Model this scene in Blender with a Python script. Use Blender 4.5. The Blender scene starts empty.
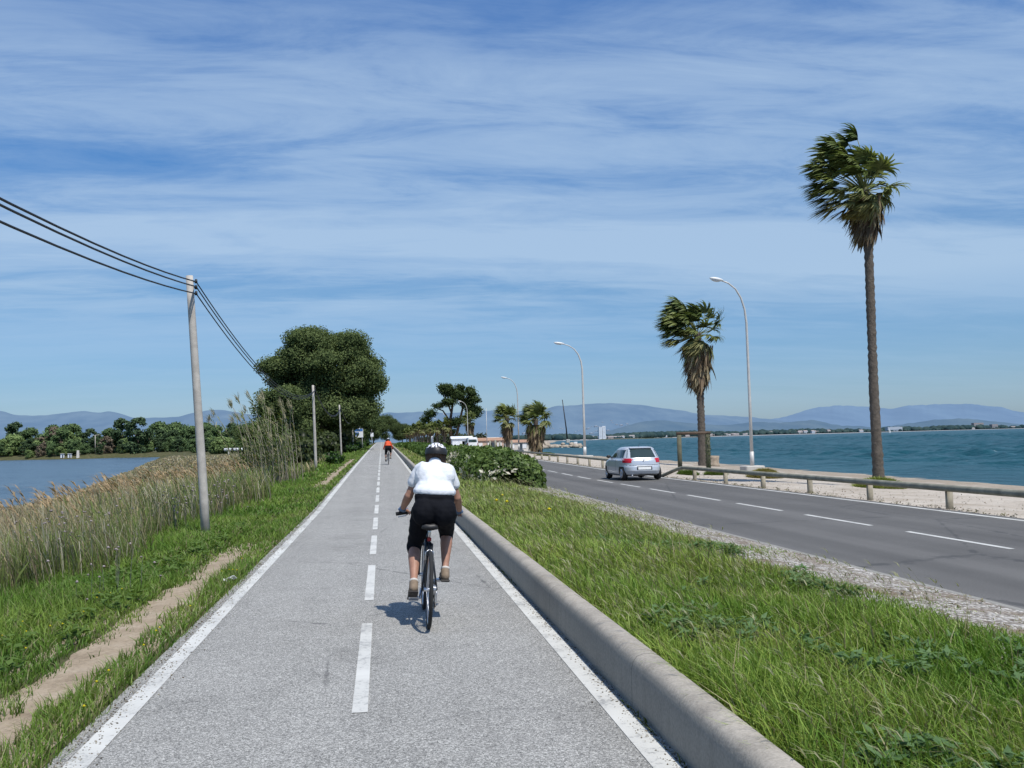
import bpy, math, random
import numpy as np
from math import pi, sin, cos, radians as R, sqrt
from mathutils import Vector, Matrix
random.seed(7)
rng = np.random.default_rng(11)
S = bpy.context.scene
C = S.collection

# ------------------------------------------------------------------ materials
def newmat(name):
    m = bpy.data.materials.new(name); m.use_nodes = True
    nt = m.node_tree; nt.nodes.clear()
    out = nt.nodes.new('ShaderNodeOutputMaterial')
    return m, nt, out

class N:
    """small node builder"""
    def __init__(s, nt): s.nt = nt; s.l = nt.links
    def n(s, t, **k):
        x = s.nt.nodes.new(t)
        for a, v in k.items(): setattr(x, a, v)
        return x
    def put(s, sock, v):
        if v is None: return
        if hasattr(v, 'is_output'): s.l.new(v, sock)
        else:
            if isinstance(v, (tuple, list)) and len(v) == 3 and sock.type == 'RGBA': v = (*v, 1)
            sock.default_value = v
    def math(s, op, a, b=None, c=None, clamp=False):
        x = s.n('ShaderNodeMath', operation=op); x.use_clamp = clamp
        s.put(x.inputs[0], a); s.put(x.inputs[1], b); s.put(x.inputs[2], c)
        return x.outputs[0]
    def noise(s, vec, scale, detail=3, rough=.55, dist=0):
        x = s.n('ShaderNodeTexNoise'); s.put(x.inputs['Vector'], vec)
        x.inputs['Scale'].default_value = scale; x.inputs['Detail'].default_value = detail
        x.inputs['Roughness'].default_value = rough; x.inputs['Distortion'].default_value = dist
        return x.outputs['Fac']
    def voro(s, vec, scale, feat='F1', out='Distance'):
        x = s.n('ShaderNodeTexVoronoi', feature=feat); s.put(x.inputs['Vector'], vec)
        x.inputs['Scale'].default_value = scale
        return x.outputs[out]
    def ramp(s, f, stops):
        x = s.n('ShaderNodeValToRGB'); s.put(x.inputs[0], f)
        e = x.color_ramp.elements
        while len(e) < len(stops): e.new(.5)
        for i, (p, c) in enumerate(stops):
            e[i].position = p
            e[i].color = (c, c, c, 1) if not isinstance(c, (tuple, list)) else (*c, 1)
        return x.outputs[0]
    def mix(s, f, a, b, mode='MIX'):
        x = s.n('ShaderNodeMix', data_type='RGBA', blend_type=mode)
        s.put(x.inputs[0], f); s.put(x.inputs[6], a); s.put(x.inputs[7], b)
        return x.outputs[2]
    def mapping(s, vec, scale=(1, 1, 1), rot=(0, 0, 0), loc=(0, 0, 0)):
        x = s.n('ShaderNodeMapping'); s.put(x.inputs[0], vec)
        x.inputs['Scale'].default_value = scale; x.inputs['Rotation'].default_value = rot; x.inputs['Location'].default_value = loc
        return x.outputs[0]
    def bump(s, h, strength=.3, dist=.02):
        x = s.n('ShaderNodeBump'); s.put(x.inputs['Height'], h)
        x.inputs['Strength'].default_value = strength; x.inputs['Distance'].default_value = dist
        return x.outputs[0]
    def bsdf(s, out, color, rough=.8, metal=0, spec=.5, normal=None, **k):
        x = s.n('ShaderNodeBsdfPrincipled')
        s.put(x.inputs['Base Color'], color); s.put(x.inputs['Roughness'], rough)
        x.inputs['Metallic'].default_value = metal; x.inputs['Specular IOR Level'].default_value = spec
        if normal is not None: s.l.new(normal, x.inputs['Normal'])
        for a, v in k.items(): s.put(x.inputs[a], v)
        s.l.new(x.outputs[0], out.inputs[0])
        return x

def surf(name, base, var=.15, scale=4, rough=.8, metal=0, spec=.4, bump=.15, bdist=.01, bscale=None, dark=None, **k):
    m, nt, out = newmat(name); n = N(nt)
    co = n.n('ShaderNodeTexCoord').outputs['Object']
    f = n.noise(co, scale, 5, .6)
    d = dark or tuple(c * (1 - var) for c in base)
    l = tuple(min(1, c * (1 + var)) for c in base)
    col = n.ramp(f, [(.3, d), (.7, l)])
    b = n.bump(n.noise(co, bscale or scale * 6, 3), bump, bdist)
    n.bsdf(out, col, rough, metal, spec, b, **k)
    return m

def leafmat(name, trans=.3, gain=1.0, spec=True):
    m, nt, out = newmat(name); n = N(nt)
    a = n.n('ShaderNodeAttribute', attribute_name='Col').outputs['Color']
    d = n.n('ShaderNodeBsdfDiffuse'); t = n.n('ShaderNodeBsdfTranslucent')
    c = n.mix(1.0, a, (gain, gain, gain), 'MULTIPLY')
    n.put(d.inputs[0], c)
    n.put(t.inputs[0], n.mix(1.0, c, (1.1, 1.15, .6), 'MULTIPLY'))
    mx = n.n('ShaderNodeMixShader'); mx.inputs[0].default_value = trans
    nt.links.new(d.outputs[0], mx.inputs[1]); nt.links.new(t.outputs[0], mx.inputs[2])
    last = mx.outputs[0]
    if spec:
        g = n.n('ShaderNodeBsdfGlossy'); g.inputs['Roughness'].default_value = .45; g.inputs[0].default_value = (1, 1, 1, 1)
        m2 = n.n('ShaderNodeMixShader'); m2.inputs[0].default_value = .015
        nt.links.new(last, m2.inputs[1]); nt.links.new(g.outputs[0], m2.inputs[2]); last = m2.outputs[0]
    nt.links.new(last, out.inputs[0])
    return m

M = {}
M['leaf'] = leafmat('foliage')
M['needle'] = leafmat('pine_foliage', .22, 1.0, False)
M['dry'] = leafmat('dry_stalks', .25, 1.0, False)
M['hazeleaf'] = leafmat('distant_foliage', .1, 1.0, False)

def m_asphalt_path():
    m, nt, out = newmat('pale_asphalt'); n = N(nt)
    co = n.n('ShaderNodeTexCoord').outputs['Object']
    big = n.noise(co, .35, 4, .6)
    v = n.voro(co, 210, 'F1', 'Color')
    sep = n.n('ShaderNodeSeparateColor'); nt.links.new(v, sep.inputs[0])
    v2 = n.voro(co, 105, 'F1', 'Color')
    sep2 = n.n('ShaderNodeSeparateColor'); nt.links.new(v2, sep2.inputs[0])
    mixv = n.math('ADD', n.math('MULTIPLY', sep.outputs[0], .55), n.math('MULTIPLY', sep2.outputs[0], .45))
    st = n.ramp(mixv, [(.05, (.06, .06, .058)), (.36, (.21, .207, .20)), (.62, (.31, .305, .295)), (.95, (.60, .59, .565))])
    lon = n.noise(n.mapping(co, (1.8, .06, 1)), 1.0, 4, .55)
    tone = n.ramp(n.math('ADD', n.math('MULTIPLY', big, .5), n.math('MULTIPLY', lon, .5)), [(.3, .86), (.7, 1.12)])
    col = n.mix(1.0, n.mix(1.0, st, (1.0, .995, .965), 'MULTIPLY'), tone, 'MULTIPLY')
    stain = n.ramp(n.noise(co, 1.1, 6, .75), [(.28, .76), (.45, 1.0), (.7, 1.06)])
    col = n.mix(1.0, col, stain, 'MULTIPLY')
    # hairline cracks
    ck = n.voro(n.mapping(co, (.45, .28, 1), (0, 0, .2)), 1.0, 'DISTANCE_TO_EDGE')
    ckn = n.math('ADD', ck, n.math('MULTIPLY', n.noise(co, 6, 3), .03))
    cm = n.math('MULTIPLY', n.ramp(ckn, [(.0155, 1.0), (.020, 0.0)]), n.ramp(n.noise(co, .5, 2), [(.5, 0.0), (.6, .6)]))
    col = n.mix(cm, col, (.07, .07, .07))
    b = n.bump(mixv, .5, .004)
    n.bsdf(out, col, .9, 0, .25, b)
    return m
def m_asphalt_road():
    m, nt, out = newmat('dark_asphalt'); n = N(nt)
    co = n.n('ShaderNodeTexCoord').outputs['Object']
    v = n.noise(co, 70, 2, .7)
    st = n.ramp(v, [(.3, (.074, .071, .066)), (.5, (.107, .103, .097)), (.72, (.185, .178, .168))])
    lon = n.noise(n.mapping(co, (.9, .02, 1)), 1.0, 5, .6)
    pat = n.noise(co, .25, 5, .65)
    tone = n.ramp(n.math('ADD', n.math('MULTIPLY', lon, .6), n.math('MULTIPLY', pat, .4)), [(.32, .74), (.68, 1.28)])
    sx = n.n('ShaderNodeSeparateXYZ'); nt.links.new(co, sx.inputs[0])
    wt = n.math('COSINE', n.math('MULTIPLY', n.math('SUBTRACT', sx.outputs[0], 9.31), 4.1))
    tone = n.mix(1.0, tone, n.ramp(wt, [(.0, .93), (1.0, 1.05)]), 'MULTIPLY')
    ck = n.voro(n.mapping(co, (.22, .12, 1), (0, 0, .3)), 1.0, 'DISTANCE_TO_EDGE')
    cm = n.ramp(n.math('ADD', ck, n.math('MULTIPLY', n.noise(co, 3, 4, .7), .05)), [(.026, .6), (.031, 0.0)])
    col = n.mix(1.0, st, tone, 'MULTIPLY')
    col = n.mix(cm, col, (.045, .045, .045))
    n.bsdf(out, col, .85, 0, .3, n.bump(v, .3, .004))
    return m
def m_paint(name='road_paint'):
    m, nt, out = newmat(name); n = N(nt)
    co = n.n('ShaderNodeTexCoord').outputs['Object']
    w = n.noise(co, 28, 4, .75); w2 = n.noise(co, 2.2, 3, .6)
    wear = n.ramp(n.math('ADD', n.math('MULTIPLY', w, .6), n.math('MULTIPLY', w2, .4)), [(.39, 0.0), (.47, 1.0)])
    col = n.mix(wear, (.30, .30, .29), n.ramp(w2, [(.3, (.47, .465, .435)), (.7, (.58, .575, .54))]))
    n.bsdf(out, col, .75, 0, .3, n.bump(w, .25, .003))
    return m
def m_concrete(name, base=(.30, .285, .26), top=None):
    m, nt, out = newmat(name); n = N(nt)
    tc = n.n('ShaderNodeTexCoord'); co = tc.outputs['Object']
    f = n.noise(co, 1.1, 6, .65); g = n.noise(co, 60, 3, .6)
    a = n.ramp(f, [(.28, tuple(c * .88 for c in base)), (.72, tuple(c * 1.1 for c in base))])
    sp = n.ramp(g, [(.3, .82), (.5, 1.0), (.72, 1.15)])
    col = n.mix(1.0, a, sp, 'MULTIPLY')
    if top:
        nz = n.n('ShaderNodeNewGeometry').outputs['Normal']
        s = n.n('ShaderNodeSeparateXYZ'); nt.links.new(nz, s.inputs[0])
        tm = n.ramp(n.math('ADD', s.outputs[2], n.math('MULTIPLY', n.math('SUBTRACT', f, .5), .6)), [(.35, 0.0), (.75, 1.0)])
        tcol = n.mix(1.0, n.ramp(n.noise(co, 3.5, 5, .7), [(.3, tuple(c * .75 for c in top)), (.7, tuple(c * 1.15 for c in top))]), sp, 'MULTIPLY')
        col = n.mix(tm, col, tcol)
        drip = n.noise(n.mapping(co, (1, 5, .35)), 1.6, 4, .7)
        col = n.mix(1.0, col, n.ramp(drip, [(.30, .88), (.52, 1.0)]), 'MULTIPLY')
        sy = n.n('ShaderNodeSeparateXYZ'); nt.links.new(co, sy.inputs[0])
        fr_ = n.math('FRACT', n.math('ADD', n.math('DIVIDE', sy.outputs[1], 2.95), n.math('MULTIPLY', n.noise(co, 5, 2), .003)))
        jm = n.math('MULTIPLY', n.math('LESS_THAN', fr_, .0045), .55)
        col = n.mix(jm, col, (.06, .055, .05))
    n.bsdf(out, col, .9, 0, .25, n.bump(g, .4, .006))
    return m
def m_ground():
    m, nt, out = newmat('soil'); n = N(nt)
    co = n.n('ShaderNodeTexCoord').outputs['Object']
    f = n.noise(co, .6, 6, .65); g = n.noise(co, 14, 4, .7)
    col = n.ramp(f, [(.3, (.050, .060, .022)), (.5, (.085, .085, .04)), (.72, (.13, .11, .06))])
    col = n.mix(1.0, col, n.ramp(g, [(.3, .6), (.7, 1.3)]), 'MULTIPLY')
    n.bsdf(out, col, .95, 0, .1, n.bump(g, .6, .05))
    return m
def m_beach():
    m, nt, out = newmat('beach_sand'); n = N(nt)
    co = n.n('ShaderNodeTexCoord').outputs['Object']
    f = n.noise(co, .5, 6, .7); g = n.noise(co, 4.5, 7, .78); h = n.voro(co, 22, 'F1', 'Distance')
    col = n.ramp(f, [(.3, (.33, .28, .22)), (.5, (.45, .395, .33)), (.72, (.54, .49, .42))])
    col = n.mix(1.0, col, n.ramp(g, [(.30, .55), (.47, .98), (.8, 1.1)]), 'MULTIPLY')
    # dry seaweed / pebbles lines nearer the water
    sx = n.n('ShaderNodeSeparateXYZ'); nt.links.new(co, sx.inputs[0])
    band = n.ramp(n.math('ADD', n.math('MULTIPLY', n.math('SUBTRACT', sx.outputs[0], 17), .07), n.math('MULTIPLY', n.math('SUBTRACT', n.noise(n.mapping(co, (1, .25, 1)), .8, 5, .7), .5), 1.6)), [(.4, 0.0), (.6, .6), (1.0, .45)])
    col = n.mix(band, col, (.20, .155, .105))
    n.bsdf(out, col, .95, 0, .15, n.bump(n.math('ADD', g, n.math('MULTIPLY', h, .6)), .6, .05))
    return m
def m_gravel():
    m, nt, out = newmat('white_gravel'); n = N(nt)
    co = n.n('ShaderNodeTexCoord').outputs['Object']
    v = n.voro(co, 24, 'F1', 'Color'); d = n.voro(co, 24, 'F1', 'Distance')
    s = n.n('ShaderNodeSeparateColor'); nt.links.new(v, s.inputs[0])
    col = n.ramp(s.outputs[0], [(.0, (.13, .105, .085)), (.35, (.33, .30, .265)), (.7, (.56, .53, .49)), (1, (.70, .68, .64))])
    col = n.mix(n.ramp(d, [(.3, 0.0), (.75, .75)]), col, (.10, .08, .06))
    f = n.noise(co, 1.3, 5, .7)
    col = n.mix(n.ramp(f, [(.46, 0.0), (.64, .8)]), col, (.16, .115, .07))
    n.bsdf(out, col, .9, 0, .2, n.bump(n.math('SUBTRACT', 1.0, d), .8, .03))
    return m
def m_dirt():
    m, nt, out = newmat('trodden_dirt'); n = N(nt)
    co = n.n('ShaderNodeTexCoord').outputs['Object']
    f = n.noise(co, 2.2, 6, .7); g = n.noise(co, 30, 4, .7)
    col = n.ramp(f, [(.25, (.20, .155, .105)), (.5, (.33, .265, .19)), (.75, (.42, .35, .27))])
    col = n.mix(1.0, col, n.ramp(g, [(.28, .68), (.5, 1.0), (.75, 1.15)]), 'MULTIPLY')
    n.bsdf(out, col, .95, 0, .1, n.bump(g, .5, .02))
    return m
def m_water(name, near, far, bumpd, scl, caps=True, spec=.35, rough=.22, cs=(.05, .012, 1)):
    m, nt, out = newmat(name); n = N(nt)
    co = n.n('ShaderNodeTexCoord').outputs['Object']
    a = n.noise(n.mapping(co, (1, .55, 1), (0, 0, .35)), .35 * scl, 6, .65, .4)
    b = n.noise(n.mapping(co, (1, .4, 1), (0, 0, .2)), 1.6 * scl, 4, .65)
    c = n.noise(n.mapping(co, cs, (0, 0, .5 if caps else .1)), 1.0, 6, .7)
    h = n.math('ADD', a, n.math('MULTIPLY', b, .5))
    col = n.mix(n.ramp(n.math('ADD', n.math('MULTIPLY', h, .45), n.math('MULTIPLY', c, .45)), [(.40, 0.0), (.62, 1.0)]), near, far)  # light and dark of the ripples painted into the water colour by noise
    if caps:
        k = n.noise(n.mapping(co, (.75, .22, 1), (0, 0, .3)), 1.0, 5, .75)
        k2 = n.noise(n.mapping(co, (.02, .02, 1)), 1.0, 2)
        col = n.mix(n.ramp(n.math('ADD', k, n.math('MULTIPLY', k2, .12)), [(.755, 0.0), (.785, .8)]), col, (.55, .62, .62))
    n.bsdf(out, col, rough, 0, spec, n.bump(h, 1.0, bumpd))
    return m
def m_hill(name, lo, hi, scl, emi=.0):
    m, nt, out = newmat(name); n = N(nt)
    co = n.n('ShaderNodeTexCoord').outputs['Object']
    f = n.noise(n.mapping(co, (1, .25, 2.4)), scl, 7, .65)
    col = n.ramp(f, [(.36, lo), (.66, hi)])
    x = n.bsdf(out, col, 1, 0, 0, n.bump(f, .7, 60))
    x.inputs['Emission Color'].default_value = (.20, .305, .48, 1)  # aerial haze painted on as a steady bluish glow of the slopes
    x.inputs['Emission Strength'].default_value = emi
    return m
M['path'] = m_asphalt_path(); M['road'] = m_asphalt_road(); M['paint'] = m_paint()
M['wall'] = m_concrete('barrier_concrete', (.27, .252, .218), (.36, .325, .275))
M['concrete'] = m_concrete('pale_concrete', (.46, .44, .40))
M['kerb'] = m_concrete('kerb_concrete', (.26, .25, .225))
M['ground'] = m_ground(); M['beach'] = m_beach(); M['gravel'] = m_gravel(); M['dirt'] = m_dirt()
M['sea'] = m_water('sea_water', (.0055, .039, .047), (.013, .071, .085), .35, 1.0, True, .13, .35)
M['lagoon'] = m_water('lagoon_water', (.026, .054, .084), (.078, .125, .165), .7, .8, False, .20, .30, (.012, .075, 1))
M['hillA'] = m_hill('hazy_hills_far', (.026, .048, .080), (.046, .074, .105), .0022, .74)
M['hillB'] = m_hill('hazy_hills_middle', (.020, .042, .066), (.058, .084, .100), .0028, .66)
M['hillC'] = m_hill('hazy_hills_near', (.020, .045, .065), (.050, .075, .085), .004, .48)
M['pole'] = surf('weathered_pole', (.42, .39, .35), .22, 5, .85, bscale=40)
M['lamp'] = surf('galvanised_steel', (.50, .49, .47), .08, 3, .5, .1, .5, .03)
M['lamphead'] = surf('lamp_housing', (.66, .66, .65), .06, 3, .4)
M['lens'] = surf('lamp_lens', (.55, .58, .6), .05, 3, .15)
M['cable'] = surf('black_cable', (.02, .02, .022), .1, 3, .6)
M['rail'] = surf('weathered_round_timber', (.21, .205, .16), .35, 3, .85, bscale=25, bump=.4)
M['post'] = surf('timber_post', (.28, .25, .19), .3, 4, .85, bscale=30, bump=.4)
M['trunk'] = surf('palm_trunk', (.105, .088, .072), .35, 6, .95, bump=.8, bdist=.05, bscale=14)
M['bark'] = surf('pine_bark', (.10, .07, .05), .35, 3, .95, bump=.8, bdist=.05)
M['petiole'] = surf('palm_petiole', (.17, .18, .05), .2, 6, .6)
M['skin'] = surf('skin', (.34, .18, .125), .12, 12, .55, bump=.05)
M['white_cotton'] = surf('white_cotton', (.66, .68, .72), .03, 9, .9, bump=.5, bdist=.02, bscale=14, spec=.1)
M['black_lycra'] = surf('black_lycra', (.0065, .007, .010), .2, 9, .85, bump=.5, bdist=.02, bscale=14, spec=.12)
M['orange_cloth'] = surf('orange_cloth', (.62, .085, .03), .1, 9, .85, bump=.4, bdist=.02, bscale=14)
M['white_paint'] = surf('white_paint', (.74, .74, .74), .03, 6, .4, bump=.02)
M['helmet'] = surf('helmet_white', (.72, .72, .76), .04, 6, .35, bump=.02)
M['black'] = surf('black_plastic', (.018, .018, .02), .2, 6, .5, bump=.05)
M['rubber'] = surf('tyre_rubber', (.022, .022, .022), .2, 10, .85)
M['chrome'] = surf('bright_metal', (.6, .6, .62), .05, 10, .28, .9, .5, .02)
M['hair'] = surf('brown_hair', (.055, .03, .018), .4, 30, .7, bump=.6)
M['shoe'] = surf('tan_shoe', (.20, .15, .105), .2, 14, .8)
M['sole'] = surf('dark_sole', (.04, .036, .034), .2, 20, .8)
M['sock'] = surf('white_sock', (.5, .47, .44), .05, 14, .9)
M['glove'] = surf('blue_grey_glove', (.10, .16, .27), .2, 20, .8)
M['frame'] = surf('bike_frame', (.018, .020, .024), .1, 10, .35, .2)
M['red_refl'] = surf('red_reflector', (.28, .02, .02), .1, 20, .25)
M['silver'] = surf('silver_car_paint', (.56, .585, .62), .02, 2, .28, .30, .5, .0, **{'Coat Weight': .6, 'Coat Roughness': .06})
M['van_white'] = surf('van_white', (.72, .73, .74), .03, 2, .35, 0, .5, .0)
M['glass'] = surf('dark_car_glass', (.030, .046, .042), .1, 2, .06, 0, .8, .0)
M['taillight'] = surf('red_tail_lamp', (.50, .012, .03), .1, 10, .15)
M['plate'] = surf('plate_white', (.75, .75, .73), .03, 10, .5, bump=0)
M['blue'] = surf('sign_blue', (.05, .16, .42), .05, 5, .5, bump=0)
M['hz_white'] = surf('hazy_white_wall', (.42, .46, .52), .05, .8, .9)  # hz_ colours have distance haze mixed into the wall and window tones
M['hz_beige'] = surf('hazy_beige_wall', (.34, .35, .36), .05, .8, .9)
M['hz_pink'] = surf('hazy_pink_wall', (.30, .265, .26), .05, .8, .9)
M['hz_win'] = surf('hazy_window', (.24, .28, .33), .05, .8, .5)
M['gate'] = surf('dark_weathered_timber', (.095, .092, .06), .35, 3, .85, bscale=25, bump=.4)
M['hillhouse'] = surf('hazy_stucco', (.21, .25, .30), .08, .8, .9)  # stucco tone dulled towards blue, haze painted into the base colour
M['stucco'] = surf('pale_stucco', (.60, .56, .50), .08, .8, .9)
M['stucco_pink'] = surf('pink_stucco', (.50, .36, .28), .1, .8, .9)
M['stucco_white'] = surf('white_stucco', (.70, .72, .76), .05, .8, .9)
M['tile'] = surf('roof_tile', (.36, .22, .15), .2, 1.5, .9)
M['window'] = surf('window_dark', (.06, .075, .09), .1, 1, .2)
M['rock'] = surf('rock', (.34, .29, .23), .35, .8, .95, bump=.8, bdist=.1, bscale=3)
M['stump'] = surf('cut_stump', (.36, .29, .22), .3, 5, .9, bump=.6, bdist=.03)
M['litter'] = surf('white_litter', (.7, .7, .7), .1, 20, .7)

# ------------------------------------------------------------------ mesh helpers
def tag(o, label=None, cat=None, group=None, kind=None):
    if label: o['label'] = label
    if cat: o['category'] = cat
    if group: o['group'] = group
    if kind: o['kind'] = kind
    return o
def link(name, me, mat=None, parent=None, loc=None):
    o = bpy.data.objects.new(name, me); C.objects.link(o)
    if mat:
        for m in (mat if isinstance(mat, (list, tuple)) else [mat]): me.materials.append(m)
    if parent is not None: o.parent = parent
    if loc is not None: o.location = loc
    return o
def empty(name, loc=(0, 0, 0), rz=0):
    o = bpy.data.objects.new(name, None); C.objects.link(o); o.location = loc; o.rotation_euler = (0, 0, rz); o.empty_display_size = .1
    return o
def mesh_np(name, V, F, mat=None, parent=None, col=None, smooth=False, mi=None, loc=None):
    """V (n,3), F (m,3|4); col per vertex rgb"""
    V = np.asarray(V, dtype=np.float32); F = np.asarray(F, dtype=np.int32)
    me = bpy.data.meshes.new(name)
    me.vertices.add(len(V)); me.vertices.foreach_set('co', V.ravel())
    k = F.shape[1]
    me.loops.add(F.size); me.loops.foreach_set('vertex_index', F.ravel())
    me.polygons.add(len(F)); me.polygons.foreach_set('loop_start', np.arange(0, F.size, k, dtype=np.int32))
    if smooth: me.polygons.foreach_set('use_smooth', np.ones(len(F), dtype=bool))
    if mi is not None: me.polygons.foreach_set('material_index', np.asarray(mi, dtype=np.int32))
    me.update(calc_edges=True)
    if col is not None:
        a = me.color_attributes.new('Col', 'FLOAT_COLOR', 'POINT')
        c = np.ones((len(V), 4), dtype=np.float32); c[:, :3] = col
        a.data.foreach_set('color', c.ravel())
    return link(name, me, mat, parent, loc)

class MB:
    """collects primitive shapes; build() links them as one mesh object"""
    def __init__(s): s.v = []; s.f = []; s.m = []; s.sm = []
    def add(s, vs, fs, mi=0, smooth=True):
        b = len(s.v); s.v += [tuple(v) for v in vs]
        for f in fs: s.f.append(tuple(b + i for i in f)); s.m.append(mi); s.sm.append(smooth)
        return s
    def box(s, c, size, mi=0, rot=None, bevel=0.0, taper=1.0):
        x, y, z = [q / 2 for q in size]; b = min(bevel, x * .95, y * .95, z * .95)
        if b <= 0:
            vs = [(sx * x * (taper if sz > 0 else 1), sy * y * (taper if sz > 0 else 1), sz * z) for sz in (-1, 1) for sx, sy in ((-1, -1), (1, -1), (1, 1), (-1, 1))]
            fs = [(3, 2, 1, 0), (4, 5, 6, 7)] + [(i, (i + 1) % 4, 4 + (i + 1) % 4, 4 + i) for i in range(4)]
        else:
            vs = []; rings = []
            for zz, inn in ((-z, b), (-z + b, 0), (z - b, 0), (z, b)):
                t = taper if zz > 0 else 1
                o = [(-x + b, -y + inn), (x - b, -y + inn), (x - inn, -y + b), (x - inn, y - b), (x - b, y - inn), (-x + b, y - inn), (-x + inn, y - b), (-x + inn, -y + b)]
                rings.append(len(vs)); vs += [(a * t, d * t, zz) for a, d in o]
            fs = [tuple(range(7, -1, -1)), tuple(rings[3] + i for i in range(8))]
            for r in range(3):
                for i in range(8): fs.append((rings[r] + i, rings[r] + (i + 1) % 8, rings[r + 1] + (i + 1) % 8, rings[r + 1] + i))
        mt = Matrix.Translation(c) @ (rot.to_4x4() if rot else Matrix())
        return s.add([mt @ Vector(v) for v in vs], fs, mi, False)
    def tube(s, pts, rad, seg=8, mi=0, cap=True, smooth=True):
        pts = [Vector(p) for p in pts]; n = len(pts)
        if not isinstance(rad, (list, tuple)): rad = [rad] * n
        vs = []; up = None
        for i, p in enumerate(pts):
            t = (pts[min(i + 1, n - 1)] - pts[max(i - 1, 0)]).normalized()
            if up is None:
                up = Vector((0, 0, 1)) if abs(t.z) < .9 else Vector((1, 0, 0))
            a = t.cross(up).normalized(); b = a.cross(t).normalized(); up = b
            for k in range(seg):
                th = 2 * pi * k / seg; vs.append(p + (a * cos(th) + b * sin(th)) * rad[i])
        fs = []
        for i in range(n - 1):
            for k in range(seg):
                fs.append((i * seg + k, i * seg + (k + 1) % seg, (i + 1) * seg + (k + 1) % seg, (i + 1) * seg + k))
        if cap: fs += [tuple(range(seg - 1, -1, -1)), tuple((n - 1) * seg + k for k in range(seg))]
        return s.add(vs, fs, mi, smooth)
    def ell(s, c, r, seg=14, rings=9, mi=0, rot=None):
        vs = []; fs = []
        for i in range(rings + 1):
            ph = pi * i / rings
            for k in range(seg):
                th = 2 * pi * k / seg; v = Vector((r[0] * sin(ph) * cos(th), r[1] * sin(ph) * sin(th), r[2] * cos(ph)))
                if rot: v = rot @ v
                vs.append(Vector(c) + v)
        for i in range(rings):
            for k in range(seg): fs.append((i * seg + k, (i + 1) * seg + k, (i + 1) * seg + (k + 1) % seg, i * seg + (k + 1) % seg))
        return s.add(vs, fs, mi)
    def cap(s, a, b, ra, rb, seg=12):
        """tapered capsule between two points"""
        a = Vector(a); b = Vector(b); s.ell(a, (ra,) * 3, seg, 8); s.ell(b, (rb,) * 3, seg, 8)
        return s.tube([a, b], [ra, rb], seg)
    def torus(s, c, Rm, rm, axis='x', seg=40, sub=8, mi=0):
        vs = []; fs = []
        for i in range(seg):
            t = 2 * pi * i / seg
            for k in range(sub):
                p = 2 * pi * k / sub; q = Rm + rm * cos(p); w = rm * sin(p)
                v = (w, q * cos(t), q * sin(t)) if axis == 'x' else (q * cos(t), q * sin(t), w) if axis == 'z' else (q * cos(t), w, q * sin(t))
                vs.append(Vector(c) + Vector(v))
        for i in range(seg):
            for k in range(sub): fs.append((i * sub + k, ((i + 1) % seg) * sub + k, ((i + 1) % seg) * sub + (k + 1) % sub, i * sub + (k + 1) % sub))
        return s.add(vs, fs, mi)
    def build(s, name, mat=None, parent=None, loc=None):
        me = bpy.data.meshes.new(name); me.from_pydata([tuple(v) for v in s.v], [], s.f)
        me.polygons.foreach_set('material_index', s.m); me.polygons.foreach_set('use_smooth', s.sm); me.update()
        return link(name, me, mat, parent, loc)
    def remesh(s, name, mat, parent, voxel=.008, smooth=6):
        me = bpy.data.meshes.new(name); me.from_pydata([tuple(v) for v in s.v], [], s.f); me.update()
        o = bpy.data.objects.new(name, me); C.objects.link(o)
        r = o.modifiers.new('r', 'REMESH'); r.mode = 'VOXEL'; r.voxel_size = voxel
        k = o.modifiers.new('s', 'SMOOTH'); k.factor = .5; k.iterations = smooth
        dg = bpy.context.evaluated_depsgraph_get(); dg.update()
        m2 = bpy.data.meshes.new_from_object(o.evaluated_get(dg))
        bpy.data.objects.remove(o); bpy.data.meshes.remove(me)
        m2.name = name
        m2.polygons.foreach_set('use_smooth', [True] * len(m2.polygons)); m2.materials.clear()
        return link(name, m2, mat, parent)
def wrinkle(o, amp, seed=0, z0=-9, z1=9):
    me = o.data; n = len(me.vertices); co = np.empty(n * 3, np.float32); me.vertices.foreach_get('co', co); co = co.reshape(-1, 3)
    nr = np.empty(n * 3, np.float32); me.vertices.foreach_get('normal', nr); nr = nr.reshape(-1, 3)
    r = np.random.default_rng(seed); d = 0
    for k in range(9):
        f = r.uniform(18, 55) * np.array([r.normal(0, .5), r.normal(0, .6), r.normal(0, 1.0)]); ph = r.uniform(0, 7)
        wob = 1.3 * np.sin(co[:, 0] * r.uniform(8, 16) + co[:, 2] * r.uniform(5, 12) + ph)
        d = d + (1 - 2 * np.abs(np.sin(co @ f * .5 + ph + wob))) / 9
    d = d * np.clip((co[:, 2] - z0) / .06, 0, 1) * np.clip((z1 - co[:, 2]) / .06, 0, 1)
    co += nr * (d * amp)[:, None]
    me.vertices.foreach_set('co', co.ravel().astype(np.float32)); me.update()
def copy_tree(o, parent=None):
    c = o.copy(); C.objects.link(c)
    if parent is not None: c.parent = parent
    for ch in [x for x in list(bpy.data.objects) if x.parent == o]: copy_tree(ch, c)
    return c

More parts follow.
